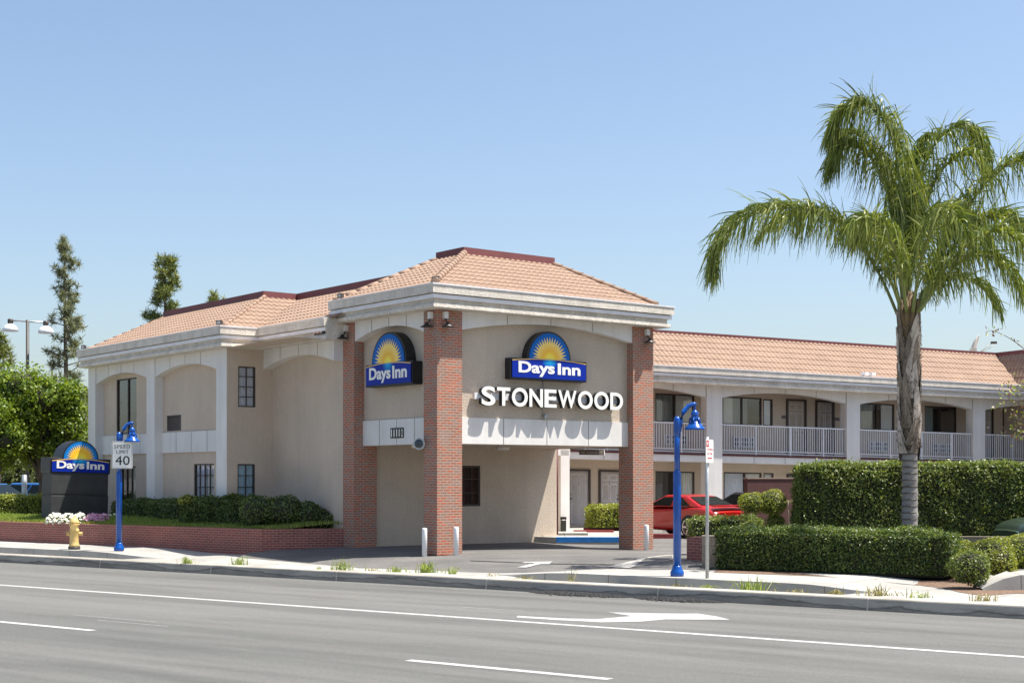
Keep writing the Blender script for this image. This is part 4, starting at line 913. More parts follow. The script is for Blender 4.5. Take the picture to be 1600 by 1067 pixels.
# lawn blades
n=26000; l=rng.uniform(-44,toR(pc)[0]+2.,n); nn=28.58+np.abs(rng.normal(0,.9,n)); P=np.array([[*(x*R+y*N),.47+.16*sm(28.6,30.0,y)+.02*math.sin(x*1.7)] for x,y in zip(l,nn)])
keep=[]
for i,p in enumerate(P):
    a,b=toA(p); 
    if a<-.35+(b-4.4)*0 and (a> (-4.6 if b>0 else -9)) : pass
    keep.append(not (l[i]>toR(A2)[0]-.3 and (p[:2]-np.array(A2[:2]))@np.array([ (A3-A2).y,-(A3-A2).x])>-.05))
P=P[np.array(keep)]; n=len(P); hgt=rng.uniform(.04,.10,n); dx=rng.normal(0,.015,(n,2)); V=np.zeros((n,4,3)); th=rng.uniform(0,6.28,n); wv=.008
V[:,0]=P; V[:,1]=P+np.stack([np.cos(th)*wv*2,np.sin(th)*wv*2,0*th],1); V[:,2]=V[:,1]+np.stack([dx[:,0],dx[:,1],hgt],1); V[:,3]=V[:,0]+np.stack([dx[:,0],dx[:,1],hgt],1)
o=npmesh('lawn_grass',V.reshape(-1,3),np.arange(4*n).reshape(-1,4),M['grass']); tag(o,'thin strip of sunlit lawn on the brick planter','grass',kind='stuff')
# right side walls
bp=gnd(1073,881,-.1); t=empty('brick_wall_stub',(0,0,0),0,'low red brick wall stub beside the driveway','wall')
wallseg(bp,(bp.x+.52,bp.y-.55),1.2,-.3,.53,'wall',M['brick2'],t)
bq=gnd(1097,890,-.13); t=empty('block_wall_stub',(0,0,0),0,'tan concrete block wall stub in front of the small hedge','wall'); wallseg((bq.x,bq.y),(bq.x+.9,bq.y-.1),.45,-.3,.62,'wall',M['block'],t)
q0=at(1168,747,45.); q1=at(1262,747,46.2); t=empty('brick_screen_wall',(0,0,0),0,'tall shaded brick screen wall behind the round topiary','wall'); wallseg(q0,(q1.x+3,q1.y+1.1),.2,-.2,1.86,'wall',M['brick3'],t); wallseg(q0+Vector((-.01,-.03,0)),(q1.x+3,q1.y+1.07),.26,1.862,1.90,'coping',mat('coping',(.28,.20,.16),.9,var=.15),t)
q0=at(1485,838,31.3); q1=at(1660,841,31.0); t=empty('low_block_wall',(0,0,0),0,'low grey-brown block wall between the hedges and the parked green car','wall'); wallseg(q0,q1,.2,-.2,.645,'wall',M['block'],t)
# soil bed on the right
bed=[gnd(1115,894,-.12),gnd(1300,901,-.12),gnd(1440,907,-.12),gnd(1475,911,-.12),gnd(1500,917,-.12),gnd(1535,922,-.12),fromR(-8,27.2),fromR(2,28.0),fromR(4,36),Vector((9.5,38,0)),Vector((5.2,38,0)),Vector((4.9,34,0))]
o=MB().add([(p.x,p.y,ZS+.1*raised(toR(p)[0])+.006) for p in bed],[tuple(range(len(bed)))]).build('planting_bed',M['soil']); 
if o.data.polygons[0].normal.z<0: o.data.flip_normals()
tag(o,kind='structure')
# curved concrete curb return at the far right
cr_=MB(); c0=gnd(1540,921,-.20); 
pts=[(-.05,.0,.02),(.12,.05,.10),(.35,.12,.2),(.65,.2,.27),(1.1,.3,.30),(2.2,.5,.32)]
for i in range(len(pts)-1):
    (x0,y0,z0),(x1,y1,z1)=pts[i],pts[i+1]
    f0=Vector((c0.x+x0,c0.y+y0*.3-.05*x0,0)); f1=Vector((c0.x+x1,c0.y+y1*.3-.05*x1,0)); 
    cr_.quad((f0.x,f0.y,-.3),(f1.x,f1.y,-.3),(f1.x,f1.y+.03,z1-.2),(f0.x,f0.y+.03,z0-.2)); cr_.quad((f0.x,f0.y+.03,z0-.2),(f1.x,f1.y+.03,z1-.2),(f1.x,f1.y+.75,z1-.17),(f0.x,f0.y+.6,z0-.18))
    cr_.quad((f0.x,f0.y+.6,z0-.18),(f1.x,f1.y+.75,z1-.17),(f1.x,f1.y+.8,-.3),(f0.x,f0.y+.65,-.3))
o=cr_.build('curb_return',M['walk']); tag(o,kind='structure')
# broken asphalt along the curb
V=[];Fc=[]; mb=MB()
for i in range(5200):
    l=rng.uniform(-17.1,-12.6); env=max(0,math.sin((l+17.1)/2.5*math.pi))**.5 if l<-14.6 else max(0,math.sin((l+14.6)/2.0*math.pi))**.5
    n_=24.64-abs(rng.normal(0,.16))*env-.01; r=rng.uniform(.012,.05)*env+.004; z=-.44+r*.4
    ps=[(l+r*math.cos(a)*rng.uniform(.7,1.3),n_+r*.8*math.sin(a),z+rng.uniform(-.3,.3)*r) for a in (0,1.57,3.14,4.71)]+[(l,n_,z+r)]
    mb.add(ps,[(0,1,4),(1,2,4),(2,3,4),(3,0,4)])
o=mb.build('broken_asphalt',mat('broken_asphalt_mat',(.05,.05,.05),.95,var=.5,vs=30),uv=False); o.rotation_euler=(0,0,angR); tag(o,'dark crumbled asphalt heaped along the curb','rubble',kind='stuff')
# ------------------------------------------------------------ foliage builders
def boxpts(n,x0,x1,y0,y1,z0,z1,rough=.05,faces='xXyYZ'):
    ar={'x':(y1-y0)*(z1-z0),'X':(y1-y0)*(z1-z0),'y':(x1-x0)*(z1-z0),'Y':(x1-x0)*(z1-z0),'Z':(x1-x0)*(y1-y0)}
    tot=sum(ar[f] for f in faces); P=[];Q=[]
    for f in faces:
        k=int(n*ar[f]/tot); u=rng.random(k); v=rng.random(k); p=np.zeros((k,3)); q=np.zeros((k,3))
        if f in 'xX': p[:,0]=x0 if f=='x' else x1; p[:,1]=y0+u*(y1-y0); p[:,2]=z0+v*(z1-z0); q[:,0]=-1 if f=='x' else 1
        elif f in 'yY': p[:,1]=y0 if f=='y' else y1; p[:,0]=x0+u*(x1-x0); p[:,2]=z0+v*(z1-z0); q[:,1]=-1 if f=='y' else 1
        else: p[:,2]=z1; p[:,0]=x0+u*(x1-x0); p[:,1]=y0+v*(y1-y0); q[:,2]=1
        P.append(p);Q.append(q)
    P=np.concatenate(P);Q=np.concatenate(Q)
    w=(np.sin(P[:,0]*3.1+P[:,2]*2.3)+np.sin(P[:,0]*7.3+P[:,1]*5)+np.sin(P[:,2]*9.1+P[:,0]*4.7))/3
    c=np.array([(x0+x1)/2,(y0+y1)/2,(z0+z1)/2]); h=np.array([(x1-x0)/2,(y1-y0)/2,(z1-z0)/2])
    # round the corners
    d=(P-c)/h; k=np.sum(np.abs(d)>.86,axis=1)[:,None]; P=P-(np.sign(d)*np.minimum(h,.09)*(np.abs(d)>.86))*np.where(k>1,.6,0)
    P+=Q*(w[:,None]*rough+rng.normal(-.015,.035,(len(P),1))+(rng.random((len(P),1))<.02)*rng.uniform(.02,.10,(len(P),1))); return P,Q
def hedge(loc,rz,Lx,Ly,z0,z1,n,leafm,size,label,group='clipped hedges',name='hedge',rough=.05,faces='xXyYZ',cat='hedge'):
    t=empty(name,loc,rz,label,cat,group)
    P,Q=boxpts(n,0,Lx,0,Ly,z0,z1,rough,faces); leafmesh('foliage',P,Q*.8+np.array([0.15,0,.5]),size,leafm,t,jit=1.0)
    k=.10; MB().box(k,Lx-k,k,Ly-k,z0,z1-k).build('shade_core',M['core'],t); return t  # solid dark box added inside the leaves to block light
def blob(P,Q,c,r,n,sq=.85,shell=.18,low=-1.):
    d=unit(rng.normal(0,1,(n,3))); d=d[d[:,2]>low]; k=len(d)
    wv=1+.07*np.sin(d[:,0]*5+c[0]*3)+.07*np.sin(d[:,1]*6+d[:,2]*4+c[0])
    rr_=r*wv*(1-shell*rng.random(k)**1.5); p=d*rr_[:,None]; p[:,2]*=sq; P.append(p+np.array(c)); Q.append(d)
def ballbush(loc,balls,leafm,size,dens,label,name='round_bush',cat='shrub',group='round clipped bushes',stem=True,core=True):
    t=empty(name,loc,0,label,cat,group); P=[];Q=[]; cm=MB()
    for (x,y,z,r) in balls: blob(P,Q,(x,y,z),r,int(dens*r*r)); cm.ball((x,y,z),r*.8,12,0,.85)
    leafmesh('foliage',np.concatenate(P),np.concatenate(Q)+np.array([0,0,.2]),size,leafm,t)
    cm.build('shade_core',M['core'],t)  # solid dark balls added under the leaves to keep the inside dark
    if stem:
        s_=MB(); 
        for (x,y,z,r) in balls: s_.tube([(x*.2,y*.2,0),(x*.6,y*.6,z*.5),(x,y,z)],[.04,.03,.02],6)
        s_.build('stem',M['bark'],t)
    return t
# low front hedge
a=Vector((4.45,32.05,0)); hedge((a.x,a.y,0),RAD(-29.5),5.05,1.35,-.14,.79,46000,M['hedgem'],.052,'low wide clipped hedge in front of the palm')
# small hedge on the stub
a=at(1077,745,36.4); hedge((a.x,a.y,0),-.18,1.75,.9,.3,.92,6500,M['hedge'],.05,'small clipped hedge above the brick wall stub')
a=at(1171,745,35.2)
ballbush((a.x,a.y,.5),[(0,0,.15,.26),(.22,-.1,.05,.22)],M['hedgey'],.055,9000,'loose yellow green shrub at the end of the small hedge',stem=False)
# tall hedge
a=at(1252,745,36.6); hedge((a.x,a.y,0),.03,7.2,1.2,.05,2.27,56000,M['hedge'],.066,'tall dense clipped hedge behind the palm trunk',rough=.06)
# topiary
a=at(1192,745,37.5)
ballbush((a.x,a.y,.2),[(-.28,0,1.05,.34),(.25,.05,1.06,.41),(.32,0,.55,.27)],M['hedgey'],.04,20000,'yellow green topiary of round clipped balls',name='topiary',cat='topiary',group='topiary')
# agapanthus stalk
a=at(1232,745,36.0); t=empty('flower_stalk',(a.x,a.y,.1),0,'thin dried flower stalk standing before the brick screen wall','plant')
MB().tube([(0,0,0),(0,0,.9),(-.01,0,1.22)],.012,6).build('stalk',mat('dry_stalk',(.25,.22,.14),.9,var=.1),t)
P=np.array([[math.cos(k)*.1*(.5+.5*(k%2)),math.sin(k)*.05,1.22+.03*math.sin(k*2)] for k in range(24)]); leafmesh('flower_head',P,P*0+[0,0,1],.08,M['dry'],t,aspect=.25)
# round bushes right
for (u,v,y,r,lb) in ((1516,890,27.9,.40,'front round bush at the right end of the low hedge'),(1545,878,29.6,.60,'wide round bush behind the front one, below the low block wall'),(1498,876,31.0,.44,'half hidden round bush touching the low hedge'),(1592,868,31.0,.58,'round bush cut by the right edge of the photo')):
    a=at(u,v,y); ballbush((a.x,a.y,-.1),[(0,0,max(.3,a.z+.1),r)],M['hedgey'] if y>28.5 else M['hedge'],.05,14000,lb)
# hedge by the doors
a=at(926,745,48.2); hedge((a.x,a.y,0),.30,1.75,.8,.2,.98,7000,M['hedgey'],.06,'boxy yellow green hedge in front of the ground floor doors')
# left hedges (on the planter)
a=fromA(-2.9,19.6); 
q=at(-12,745,50); hedge((q.x,q.y,0),-.10,1.75,.8,.45,1.29,7000,M['hedgey'],.06,'clipped hedge at the left edge behind the brick planter')
q=at(36,745,50.6); hedge((q.x,q.y,0),-.1,.85,.6,.45,1.22,3500,M['hedged'],.06,'dark hedge piece left of the monument sign')
def hline(u0,y0,u1,y1,z1,n,lb,m=M['hedged'],th=.9,size=.07,rough=.09):
    p=at(u0,745,y0); q=at(u1,745,y1); d=q-p; return hedge((p.x,p.y,0),math.atan2(d.y,d.x),d.length,th,.5,z1,n,m,size,lb,rough=rough)
hline(172,46.8,286,43.2,1.17,13000,'dark hedge behind the left street lamp')
hline(280,42.6,405,41.3,1.32,15000,'tall dark hedge below the gridded window of the return wall')
q=at(450,745,40.7)
ballbush((q.x,q.y,.5),[(-.85,.1,.46,.56),(-.1,0,.46,.55),(.55,.1,.36,.46),(1.0,.15,.22,.36),(1.35,.2,.08,.26)],M['hedged'],.08,5200,'loose dark bush at the corner against the wing wall',group='bushes on the planter',name='bush')
q=at(292,745,42.5)
ballbush((q.x,q.y,.55),[(0,0,.74,.16),(.2,.05,.70,.13),(-.15,0,.68,.12)],M['hedgey'],.07,6000,'small yellow green sprout on top of the dark hedge',group='bushes on the planter',name='bush',stem=False)
# flowers
def flowers(u,y,m,lb,n=70,rx=.30,h=.32):
    q=at(u,745,y*1.118); t=empty('flower_clump',(q.x,q.y,.45),0,lb,'flowers','flowers at the foot of the monument sign')
    P=rng.normal(0,1,(n*4,3)); P=unit(P)*rng.random((n*4,1))**.4*np.array([rx,.22,h]); P[:,2]=np.abs(P[:,2])*.9; leafmesh('leaves',P,P*0+[0,-.5,.6],.075,M['hedge'],t)
    P=rng.normal(0,1,(n,3)); P=unit(P)*np.array([rx,.24,h]); P[:,2]=np.abs(P[:,2])+.02; P[:,1]=-np.abs(P[:,1])
    PP=np.repeat(P,3,0)+rng.normal(0,.012,(3*n,3)); leafmesh('blossoms',PP,PP*0+[0.2,-1,.9],.085,m,t,aspect=.9,jit=.35)
flowers(88,40.4,M['wflower'],'leftmost white flower clump before the monument sign'); flowers(106,40.2,M['wflower'],'white flower clump just left of the hydrant top',50); flowers(125,40.1,M['wflower'],'white flower clump right of the hydrant top',60); flowers(146,40.0,M['pflower'],'pink flower clump below the monument sign corner'); flowers(162,40.1,M['pflower'],'pinkish flower clump nearest the blue lamp',40,.22); flowers(178,41.,M['wflower'],'small shaded white flower clump behind the blue lamp',18,.25,.28)
# weeds
def weed(u,v,h,w,n,dry,lb,z=-.22):
    p=gnd(u,v,z); h*=1.4; n=int(n*.9); t=empty('weed_tuft',(p.x,p.y,z-.01-.1*raised(toR(p)[0])),0,lb,'weed','weeds growing behind the curb')
    V=[];Fq=[]
    for i in range(n):
        a=rng.uniform(0,6.28); lean=min(1.5,abs(rng.normal(0,.85))); hh=h*rng.uniform(.2,1.)**1.3; bx=rng.normal(0,w*.20)*(1 if i%3 else 1.9); by=rng.normal(0,.03)
        dx=math.cos(a)*lean*hh*.9; dy=math.sin(a)*lean*hh*.5; wd=rng.uniform(.004,.010); px=-math.sin(a)*wd+wd*.5; 
        pts=[(bx,by,0),(bx+dx*.35,by+dy*.35,hh*.6),(bx+dx,by+dy,hh*max(.12,.95-.5*lean))]
        k=len(V); 
        for j,q_ in enumerate(pts): ww=wd*(1,.8,.15)[j]; V+= [(q_[0]-ww,q_[1],q_[2]),(q_[0]+ww,q_[1],q_[2])]
        Fq+= [(k,k+1,k+3,k+2),(k+2,k+3,k+5,k+4)]
    npmesh('blades',V,Fq,M['dry'] if dry else M['grass'],t)
WD=[(78,868,.13,.45,60,0,'wide grassy weed in the strip left of the hydrant'),(118,869,.07,.4,35,0,'low weed in the strip below the hydrant'),(293,880,.22,.3,60,0,'upright green weed right of the left street lamp'),(375,882,.26,.3,65,0,'green weed at the corner of the brick planter'),(537,890,.30,.5,70,0,'long bladed weed left of the driveway centre'),(498,889,.08,.1,22,0,'tiny weed left of the long bladed weed'),(580,891,.10,.3,18,1,'sparse dry weed between two green tufts'),(618,893,.16,.45,60,0,'low spreading weed in front of the left bollard'),(668,894,.26,.42,110,0,'bushy pale green weed before the middle pillar'),(707,896,.22,.2,35,0,'narrow weed right of the bushy one'),(768,899,.10,.25,14,1,'faint dry weed before the drive-through'),(820,903,.17,.42,60,1,'dry yellowish tuft left of the painted arrow'),(881,906,.12,.35,32,1,'low dry tuft before the right brick pillar'),(893,905,.36,.015,16,1,'single tall dry stalk beside a low tuft'),(934,908,.08,.25,22,1,'short dry grass in the strip left of the right lamp'),(985,910,.07,.2,16,1,'thin dry sprig left of the right lamp base'),(1055,912,.13,.45,60,1,'dry grass patch below the right lamp base'),(1101,915,.18,.28,40,0,'pointed weed at the foot of the sign post'),(1175,919,.33,.62,150,0,'largest green weed right of the sign post'),(1243,922,.17,.35,55,1,'dry tuft next to the largest weed'),(1305,926,.15,.4,60,1,'pale straw tuft right of centre in the strip'),(1372,930,.22,.55,80,1,'tall straw and green tuft before the low hedge end'),(1438,933,.15,.40,40,0,'sparse tuft near the right end of the strip'),(1537,938,.16,.50,60,1,'last dry tuft at the far right of the curb')]
for wdd in WD: weed(*wdd)
# leaf litter in the strip
k=420; ll=rng.uniform(-18.5,-11.5,k); nn_=rng.uniform(25.15,25.9,k); P=np.array([[*(a*R+b*N),walkz(a,b)+.012] for a,b in zip(ll,nn_)])
o=leafmesh('leaf_litter',P,P*0+[0,0,1],.045,M['dry'],None,jit=.4); tag(o,'scattered dry leaves in the sunken strip behind the curb','leaf litter',kind='stuff')
# ------------------------------------------------------------ palm
PY=33.4
base=at(1420.5,745,PY); PT=empty('palm_tree',(base.x,base.y,0.05),0,'tall feathery palm with a shaggy grey trunk behind the low hedge','palm tree')
def pz(v): return H+(VH-v)*PY/F-.05
tr=MB(); prof=[]; z=0
zlow=pz(700)
n=40
for i in range(n+1):
    z=zlow*i/n; r=.185-.02*(i/n)+.006*math.sin(i*.9)+(.010 if i%4==0 else 0); prof.append((r,z))
tr.tube([(.0+.02*math.sin(z),0,z) for r,z in prof],[r for r,z in prof],18); 
tr.tube([(0,0,zlow-.05),(.0,0,pz(640)),(0,0,pz(560)),(0,0,pz(515))],[.18,.20,.20,.18],18,1)
tr.build('trunk',[M['palmtrunk'],M['bark']],PT)
mbx=MB()
for i in range(17):
    z=.3+zlow*(i/17.); mbx.lathe([(.188,z),(.196,z+.012),(.184,z+.03)],0,0,18)
mbx.build('ring_scars',mat('ring_scar',(.13,.115,.10),.95,var=.3,vs=10),PT)
# old frond boots: overlapping pointed strips
bt=MB(); be=MB()
def boot(mb,a,z0,L_,wd,r0,r1,mi=0):
    n=6; P=[]
    for i in range(n+1):
        t=i/n; r=r0+(r1-r0)*t+.02*math.sin(t*3); z=z0+L_*t; ww=wd*(1-t)**.6*.5+.01; aa=a+.5*t*math.sin(a*3)
        tx,ty=-math.sin(aa),math.cos(aa); cx,cy=r*math.cos(aa),r*math.sin(aa)
        P.append(((cx-tx*ww,cy-ty*ww,z),(cx*1.14,cy*1.14,z),(cx+tx*ww,cy+ty*ww,z)))
    for i in range(n):
        for k in (0,1): mb.quad(P[i][k],P[i][k+1],P[i+1][k+1],P[i+1][k],mi)
for lv in range(9):
    z0=pz(712)+(pz(520)-pz(712))*lv/9
    for k in range(5):
        a=k*1.2566+lv*.9+rng.uniform(-.2,.2); tgt=be if (k+lv)%2 else bt
        boot(tgt,a,z0+rng.uniform(-.1,.1),rng.uniform(.6,1.0),rng.uniform(.20,.30),.185,.225+rng.uniform(0,.035))
bt.build('old_frond_bases',M['boot'],PT); be.build('old_frond_bases',M['bootpale'],PT)
P=[];
for i in range(2600):
    a=rng.uniform(0,6.28); z=rng.uniform(pz(700),pz(505)); r=rng.uniform(.19,.275); P.append((r*math.cos(a),r*math.sin(a),z))
leafmesh('trunk_fibre',P,[(p[0],p[1],0) for p in P],.13,M['boot'],PT,aspect=.13,jit=.8,droop=1.2)
cb_=MB(); cb_.tube([(0,0,pz(530)),(0,0,pz(505)),(0,0,pz(485)),(0,0,pz(455))],[.19,.19,.17,.10],16).build('crown_shaft',M['crownbase'],PT)
sb=MB()
for k in range(9):
    a=k*.7; sb.tube([(.13*math.cos(a),.13*math.sin(a),pz(520)),(.17*math.cos(a),.17*math.sin(a),pz(495)),(.22*math.cos(a),.22*math.sin(a),pz(468))],[.07,.06,.035],8)
sb.build('leaf_sheaths',M['crownbase'],PT)
FR=[ # control points (u,v,dy), leaflet length, density
 ([(1410,492,0),(1388,440,-.2),(1345,375,-.4),(1280,340,-.6),(1212,333,-.6),(1152,352,-.6),(1122,390,-.5),(1116,428,-.5)],1.1,1.25),
 ([(1408,490,.3),(1378,420,.4),(1335,350,.7),(1290,325,.9),(1240,330,1.0),(1200,360,1.1)],.8,.9),
 ([(1413,490,-.2),(1392,420,-.7),(1360,370,-1.2),(1320,360,-1.7),(1290,385,-2.0)],.75,.8),
 ([(1415,490,0),(1410,390,-.1),(1402,280,-.2),(1385,205,-.2),(1352,168,-.2),(1318,178,-.1),(1302,215,0)],1.0,1.5),
 ([(1417,490,.2),(1412,380,.4),(1400,290,.6),(1375,225,.7),(1345,195,.8),(1325,220,.8)],.85,1.0),
 ([(1421,490,.3),(1428,380,.5),(1445,285,.7),(1475,215,.8),(1512,185,.9),(1542,195,.9),(1560,228,.9)],.85,1.1),
 ([(1430,492,0),(1452,440,-.1),(1488,360,-.3),(1530,292,-.5),(1575,262,-.7),(1622,275,-.8),(1655,330,-.9)],1.05,1.4),
 ([(1428,490,-.3),(1448,445,-.8),(1480,400,-1.3),(1515,382,-1.8),(1550,405,-2.1),(1570,450,-2.3)],.85,1.1),
 ([(1425,490,.5),(1440,400,1.0),(1468,330,1.5),(1515,300,2.0),(1565,310,2.4),(1600,350,2.6)],.9,1.1),
 ([(1419,490,-.4),(1418,420,-1.1),(1424,370,-1.9),(1432,360,-2.6),(1442,400,-3.1)],.7,1.1),
 ([(1420,490,.5),(1412,400,1.2),(1405,330,2.0),(1398,310,2.7),(1392,350,3.2)],.8,1.0),
 ([(1421,490,.05),(1424,400,.1),(1430,310,.15),(1442,240,.25),(1455,205,.3)],.55,1.2),
 ([(1430,490,.1),(1466,425,.2),(1515,360,.3),(1565,335,.4),(1608,365,.4),(1628,430,.4)],1.1,1.3),
 ([(1426,490,-.6),(1458,440,-1.0),(1495,412,-1.4),(1532,430,-1.6),(1555,480,-1.7)],.8,1.1),
 ([(1414,490,.1),(1402,385,.1),(1386,295,.1),(1358,240,.1),(1325,228,.1),(1302,262,.1)],1.0,1.3),
 ([(1420,490,.2),(1432,400,.3),(1452,320,.4),(1485,255,.5),(1525,235,.5),(1550,262,.5)],.9,1.1),
 ([(1429,492,.2),(1462,450,.5),(1510,425,.8),(1555,440,1.0),(1585,480,1.1)],.75,.9),
]
def bez(pts,t):
    # catmull-rom
    n=len(pts)-1; x=t*n; i=min(int(x),n-1); f=x-i; p=[pts[max(i-1,0)],pts[i],pts[i+1],pts[min(i+2,n)]]
    return .5*((2*p[1])+(-p[0]+p[2])*f+(2*p[0]-5*p[1]+4*p[2]-p[3])*f*f+(-p[0]+3*p[1]-3*p[2]+p[3])*f**3)
for (cps,LL,den) in FR:
    pts=[]
    for (u,v,dy) in cps:
        q=at(u,v,PY); pts.append(np.array([q.x-base.x+dy*(u-800)/F*0,dy,q.z-.05]))
    K=26; line=[bez(pts,k/K) for k in range(K+1)]; fo=MB().tube(line,[.035*(1-k/K)**.7+.006 for k in range(K+1)],6).build('frond',M['rachis'],PT)
    lens=sum(np.linalg.norm(line[i+1]-line[i]) for i in range(K)); nl=int(lens*76*den); V=[];Fq=[]
    for i in range(nl):
        t=.16+.84*rng.random(); p=bez(pts,t); tg=unit(bez(pts,min(1,t+.02))-bez(pts,max(0,t-.02))); 
        side=np.cross(tg,[0,0,1.]); side=unit(side+1e-6); up=np.cross(side,tg); sgn=1 if rng.random()<.5 else -1
        d=unit(tg*rng.uniform(.35,.9)+side*sgn*rng.uniform(.35,.9)+up*rng.uniform(-.1,1.15))
        ln=LL*1.32*(.35+.65*math.sin(min(1,(t-.12)*1.15)*math.pi)**.6 if t<.95 else .4)*rng.uniform(.7,1.12)
        pos=np.array(p); v=d.copy(); seg=6; wd=rng.uniform(.012,.019); prev=None
        ax=unit(np.cross(v,rng.normal(0,1,3)))
        stiff=rng.uniform(.5,1.0); spiky=rng.random()<.16; tgt=unit(d*rng.uniform(.05,.45)+np.array([0,0,-1.])+rng.normal(0,.12,3)); ln*=.72 if spiky else 1.
        for s_ in range(seg+1):
            ww=wd*(1-.8*(s_/seg)**2); a=unit(np.cross(v,np.cross([0,0,1.],v)+ax*.4)+1e-6)
            V+= [tuple(pos-a*ww),tuple(pos+a*ww)]
            if s_<seg:
                k=len(V)-2; Fq.append((k,k+1,k+3,k+2)); pos=pos+v*ln/seg; v=unit(v*(.55 if s_<1 else .12)+tgt*(.45 if s_<1 else .88)) if not spiky else unit(v+np.array([0,0,-.12]))
    npmesh('leaflets',V,Fq,M['palm'],fo)
# ------------------------------------------------------------ trees
def branchtube(mb,p0,p1,r0,r1,n=4,wob=.1):
    p0=np.array(p0,float);p1=np.array(p1,float); pts=[p0+(p1-p0)*k/n+(rng.normal(0,wob,3) if 0<k<n else 0) for k in range(n+1)]
    mb.tube(pts,[r0+(r1-r0)*k/n for k in range(n+1)],6); return pts
def pine(u,vtop,y,wpx,lb,m,zlow=3.,seed=1,tip=.25,bushy=1.):
    q=at(u,vtop,y); Hh=q.z; t=empty('pine_tree',(q.x,q.y,0),0,lb,'pine tree','pines beyond the motel'); mb=MB()
    mb.tube([(0,0,0),(.1,0,Hh*.4),(0,.05,Hh*.75),(0,0,Hh)],[.20,.14,.08,.02],8)
    W=wpx*y/F/2*1.95; P=[];Q=[]; z=zlow
    V=[];Fq=[]
    while z<Hh-.1:
        f=(z-zlow)/(Hh-zlow); ww=W*((1-f)**.8*.93+.07)*(1 if f<.93 else .6)
        for k in range(rng.integers(3,5)):
            a=rng.uniform(0,6.28); L_=ww*rng.uniform(.45,1.1); zz_=z+rng.uniform(-.2,.2); e=np.array([math.cos(a)*L_,math.sin(a)*L_,zz_+L_*rng.uniform(.05,.5)])
            mb.tube([(0,0,zz_-.05),tuple(e*[.6,.6,1]-[0,0,.12*L_]),tuple(e)],[.04*(1-f*.6),.025,.012],5)
            for c in range(int(5*bushy)+2):
                g_=rng.uniform(.35,1.05); ctr=np.array([e[0]*g_,e[1]*g_,zz_+(e[2]-zz_)*g_])+rng.normal(0,.13,3)
                for b in range(26):
                    d=unit(rng.normal(0,1,3)+np.array([0,0,.35])); ln=rng.uniform(.20,.38); s_=unit(np.cross(d,rng.normal(0,1,3)))*.019
                    k0=len(V); p=ctr; V+= [tuple(p-s_),tuple(p+s_),tuple(p+d*ln+s_*.4),tuple(p+d*ln-s_*.4)]; Fq.append((k0,k0+1,k0+2,k0+3))
        z+=rng.uniform(.38,.62)
    mb.build('trunk',M['bark'],t); npmesh('crown',V,Fq,m,t); return t
pine(101,376,78,66,'tall slender pine left of the building with open dark crown',M['pine'],zlow=4.2,bushy=.7)
pine(258,394,74,62,'dense green pine rising behind the left roof slope',M['pineb'],zlow=6.5,bushy=1.6)
pine(338,461,84,20,'tiny pine tip just above the left roof ridge',M['pineb'],zlow=10.6,bushy=1.)
pine(-6,520,64,60,'pine crown cut by the left edge above the bright tree',M['pineb'],zlow=4.,bushy=1.2)
def broad(u,y,lb,blobs,m,dens,size,trunk=True,group='broadleaf trees',name='broadleaf_tree'):
    q=at(u,745,y); t=empty(name,(q.x,q.y,0),0,lb,'tree',group); P=[];Q=[]; mb=MB()
    for (uu,vv,r,dy) in blobs:
        c=at(uu,vv,y); cx,cz=c.x-q.x,c.z
        if trunk: branchtube(mb,(0,0,1.6),(cx*.8,dy*.8,cz-.2),.09,.025,4,.08)
        # many small leafy sub-clumps on the blob
        for k in range(int(60*r*r)+8):
            d=unit(rng.normal(0,1,3)); rr_=r*rng.uniform(.35,1.0); cc=(cx+d[0]*rr_,dy+d[1]*rr_,cz+d[2]*rr_*.85); blob(P,Q,cc,.30*rng.uniform(.7,1.3),int(dens*.1),1.,.5)
    cm=MB()
    for (uu,vv,r,dy) in blobs:
        c=at(uu,vv,y)
        if r>.6: cm.ball((c.x-q.x,dy,c.z),r*.62,10,0,.8)
    if trunk: cm.build('shade_core',M['core'],t)  # dark solid balls added to darken the crown from within
    if trunk: mb.tube([(.1,0,0),(0,0,.9),(0,0,1.8)],[.17,.15,.12],8); mb.build('trunk',M['bark'],t)
    P=np.concatenate(P);Q=np.concatenate(Q); leafmesh('crown',P,Q+np.array([0,0,.5]),size,m,t,aspect=.6); return t
broad(66,54,'bright green broadleaf tree behind the monument sign',[(35,605,1.05,0),(5,620,1.0,.5),(70,625,1.0,-.3),(100,640,.75,.2),(112,670,.62,0),(60,670,1.1,.4),(20,670,1.1,.3),(118,700,.35,-.2),(85,700,.7,.2),(45,700,.8,.5),(105,610,.55,0)],M['ficus'],520,.13)
broad(-14,53,'nearer bright green crown cut by the left edge',[(10,642,.55,0),(-8,665,.7,0),(14,690,.65,0),(-20,630,.6,0),(5,715,.45,.2),(25,672,.5,0),(-20,700,.7,0)],M['ficus'],420,.12)
broad(30,95,'pale far-off tree crown under the bright tree, left edge',[(0,715,1.6,0),(30,735,1.6,0),(60,725,1.5,0),(15,750,1.5,0),(50,755,1.4,0)],M['far'],260,.2)
broad(120,90,'pale far-off tree right of the bright crown beside the wing',[(110,690,1.4,0),(128,650,1.0,0),(125,620,.7,0),(135,700,1.1,0),(90,735,1.4,0),(130,740,1.3,0)],M['far'],260,.2)
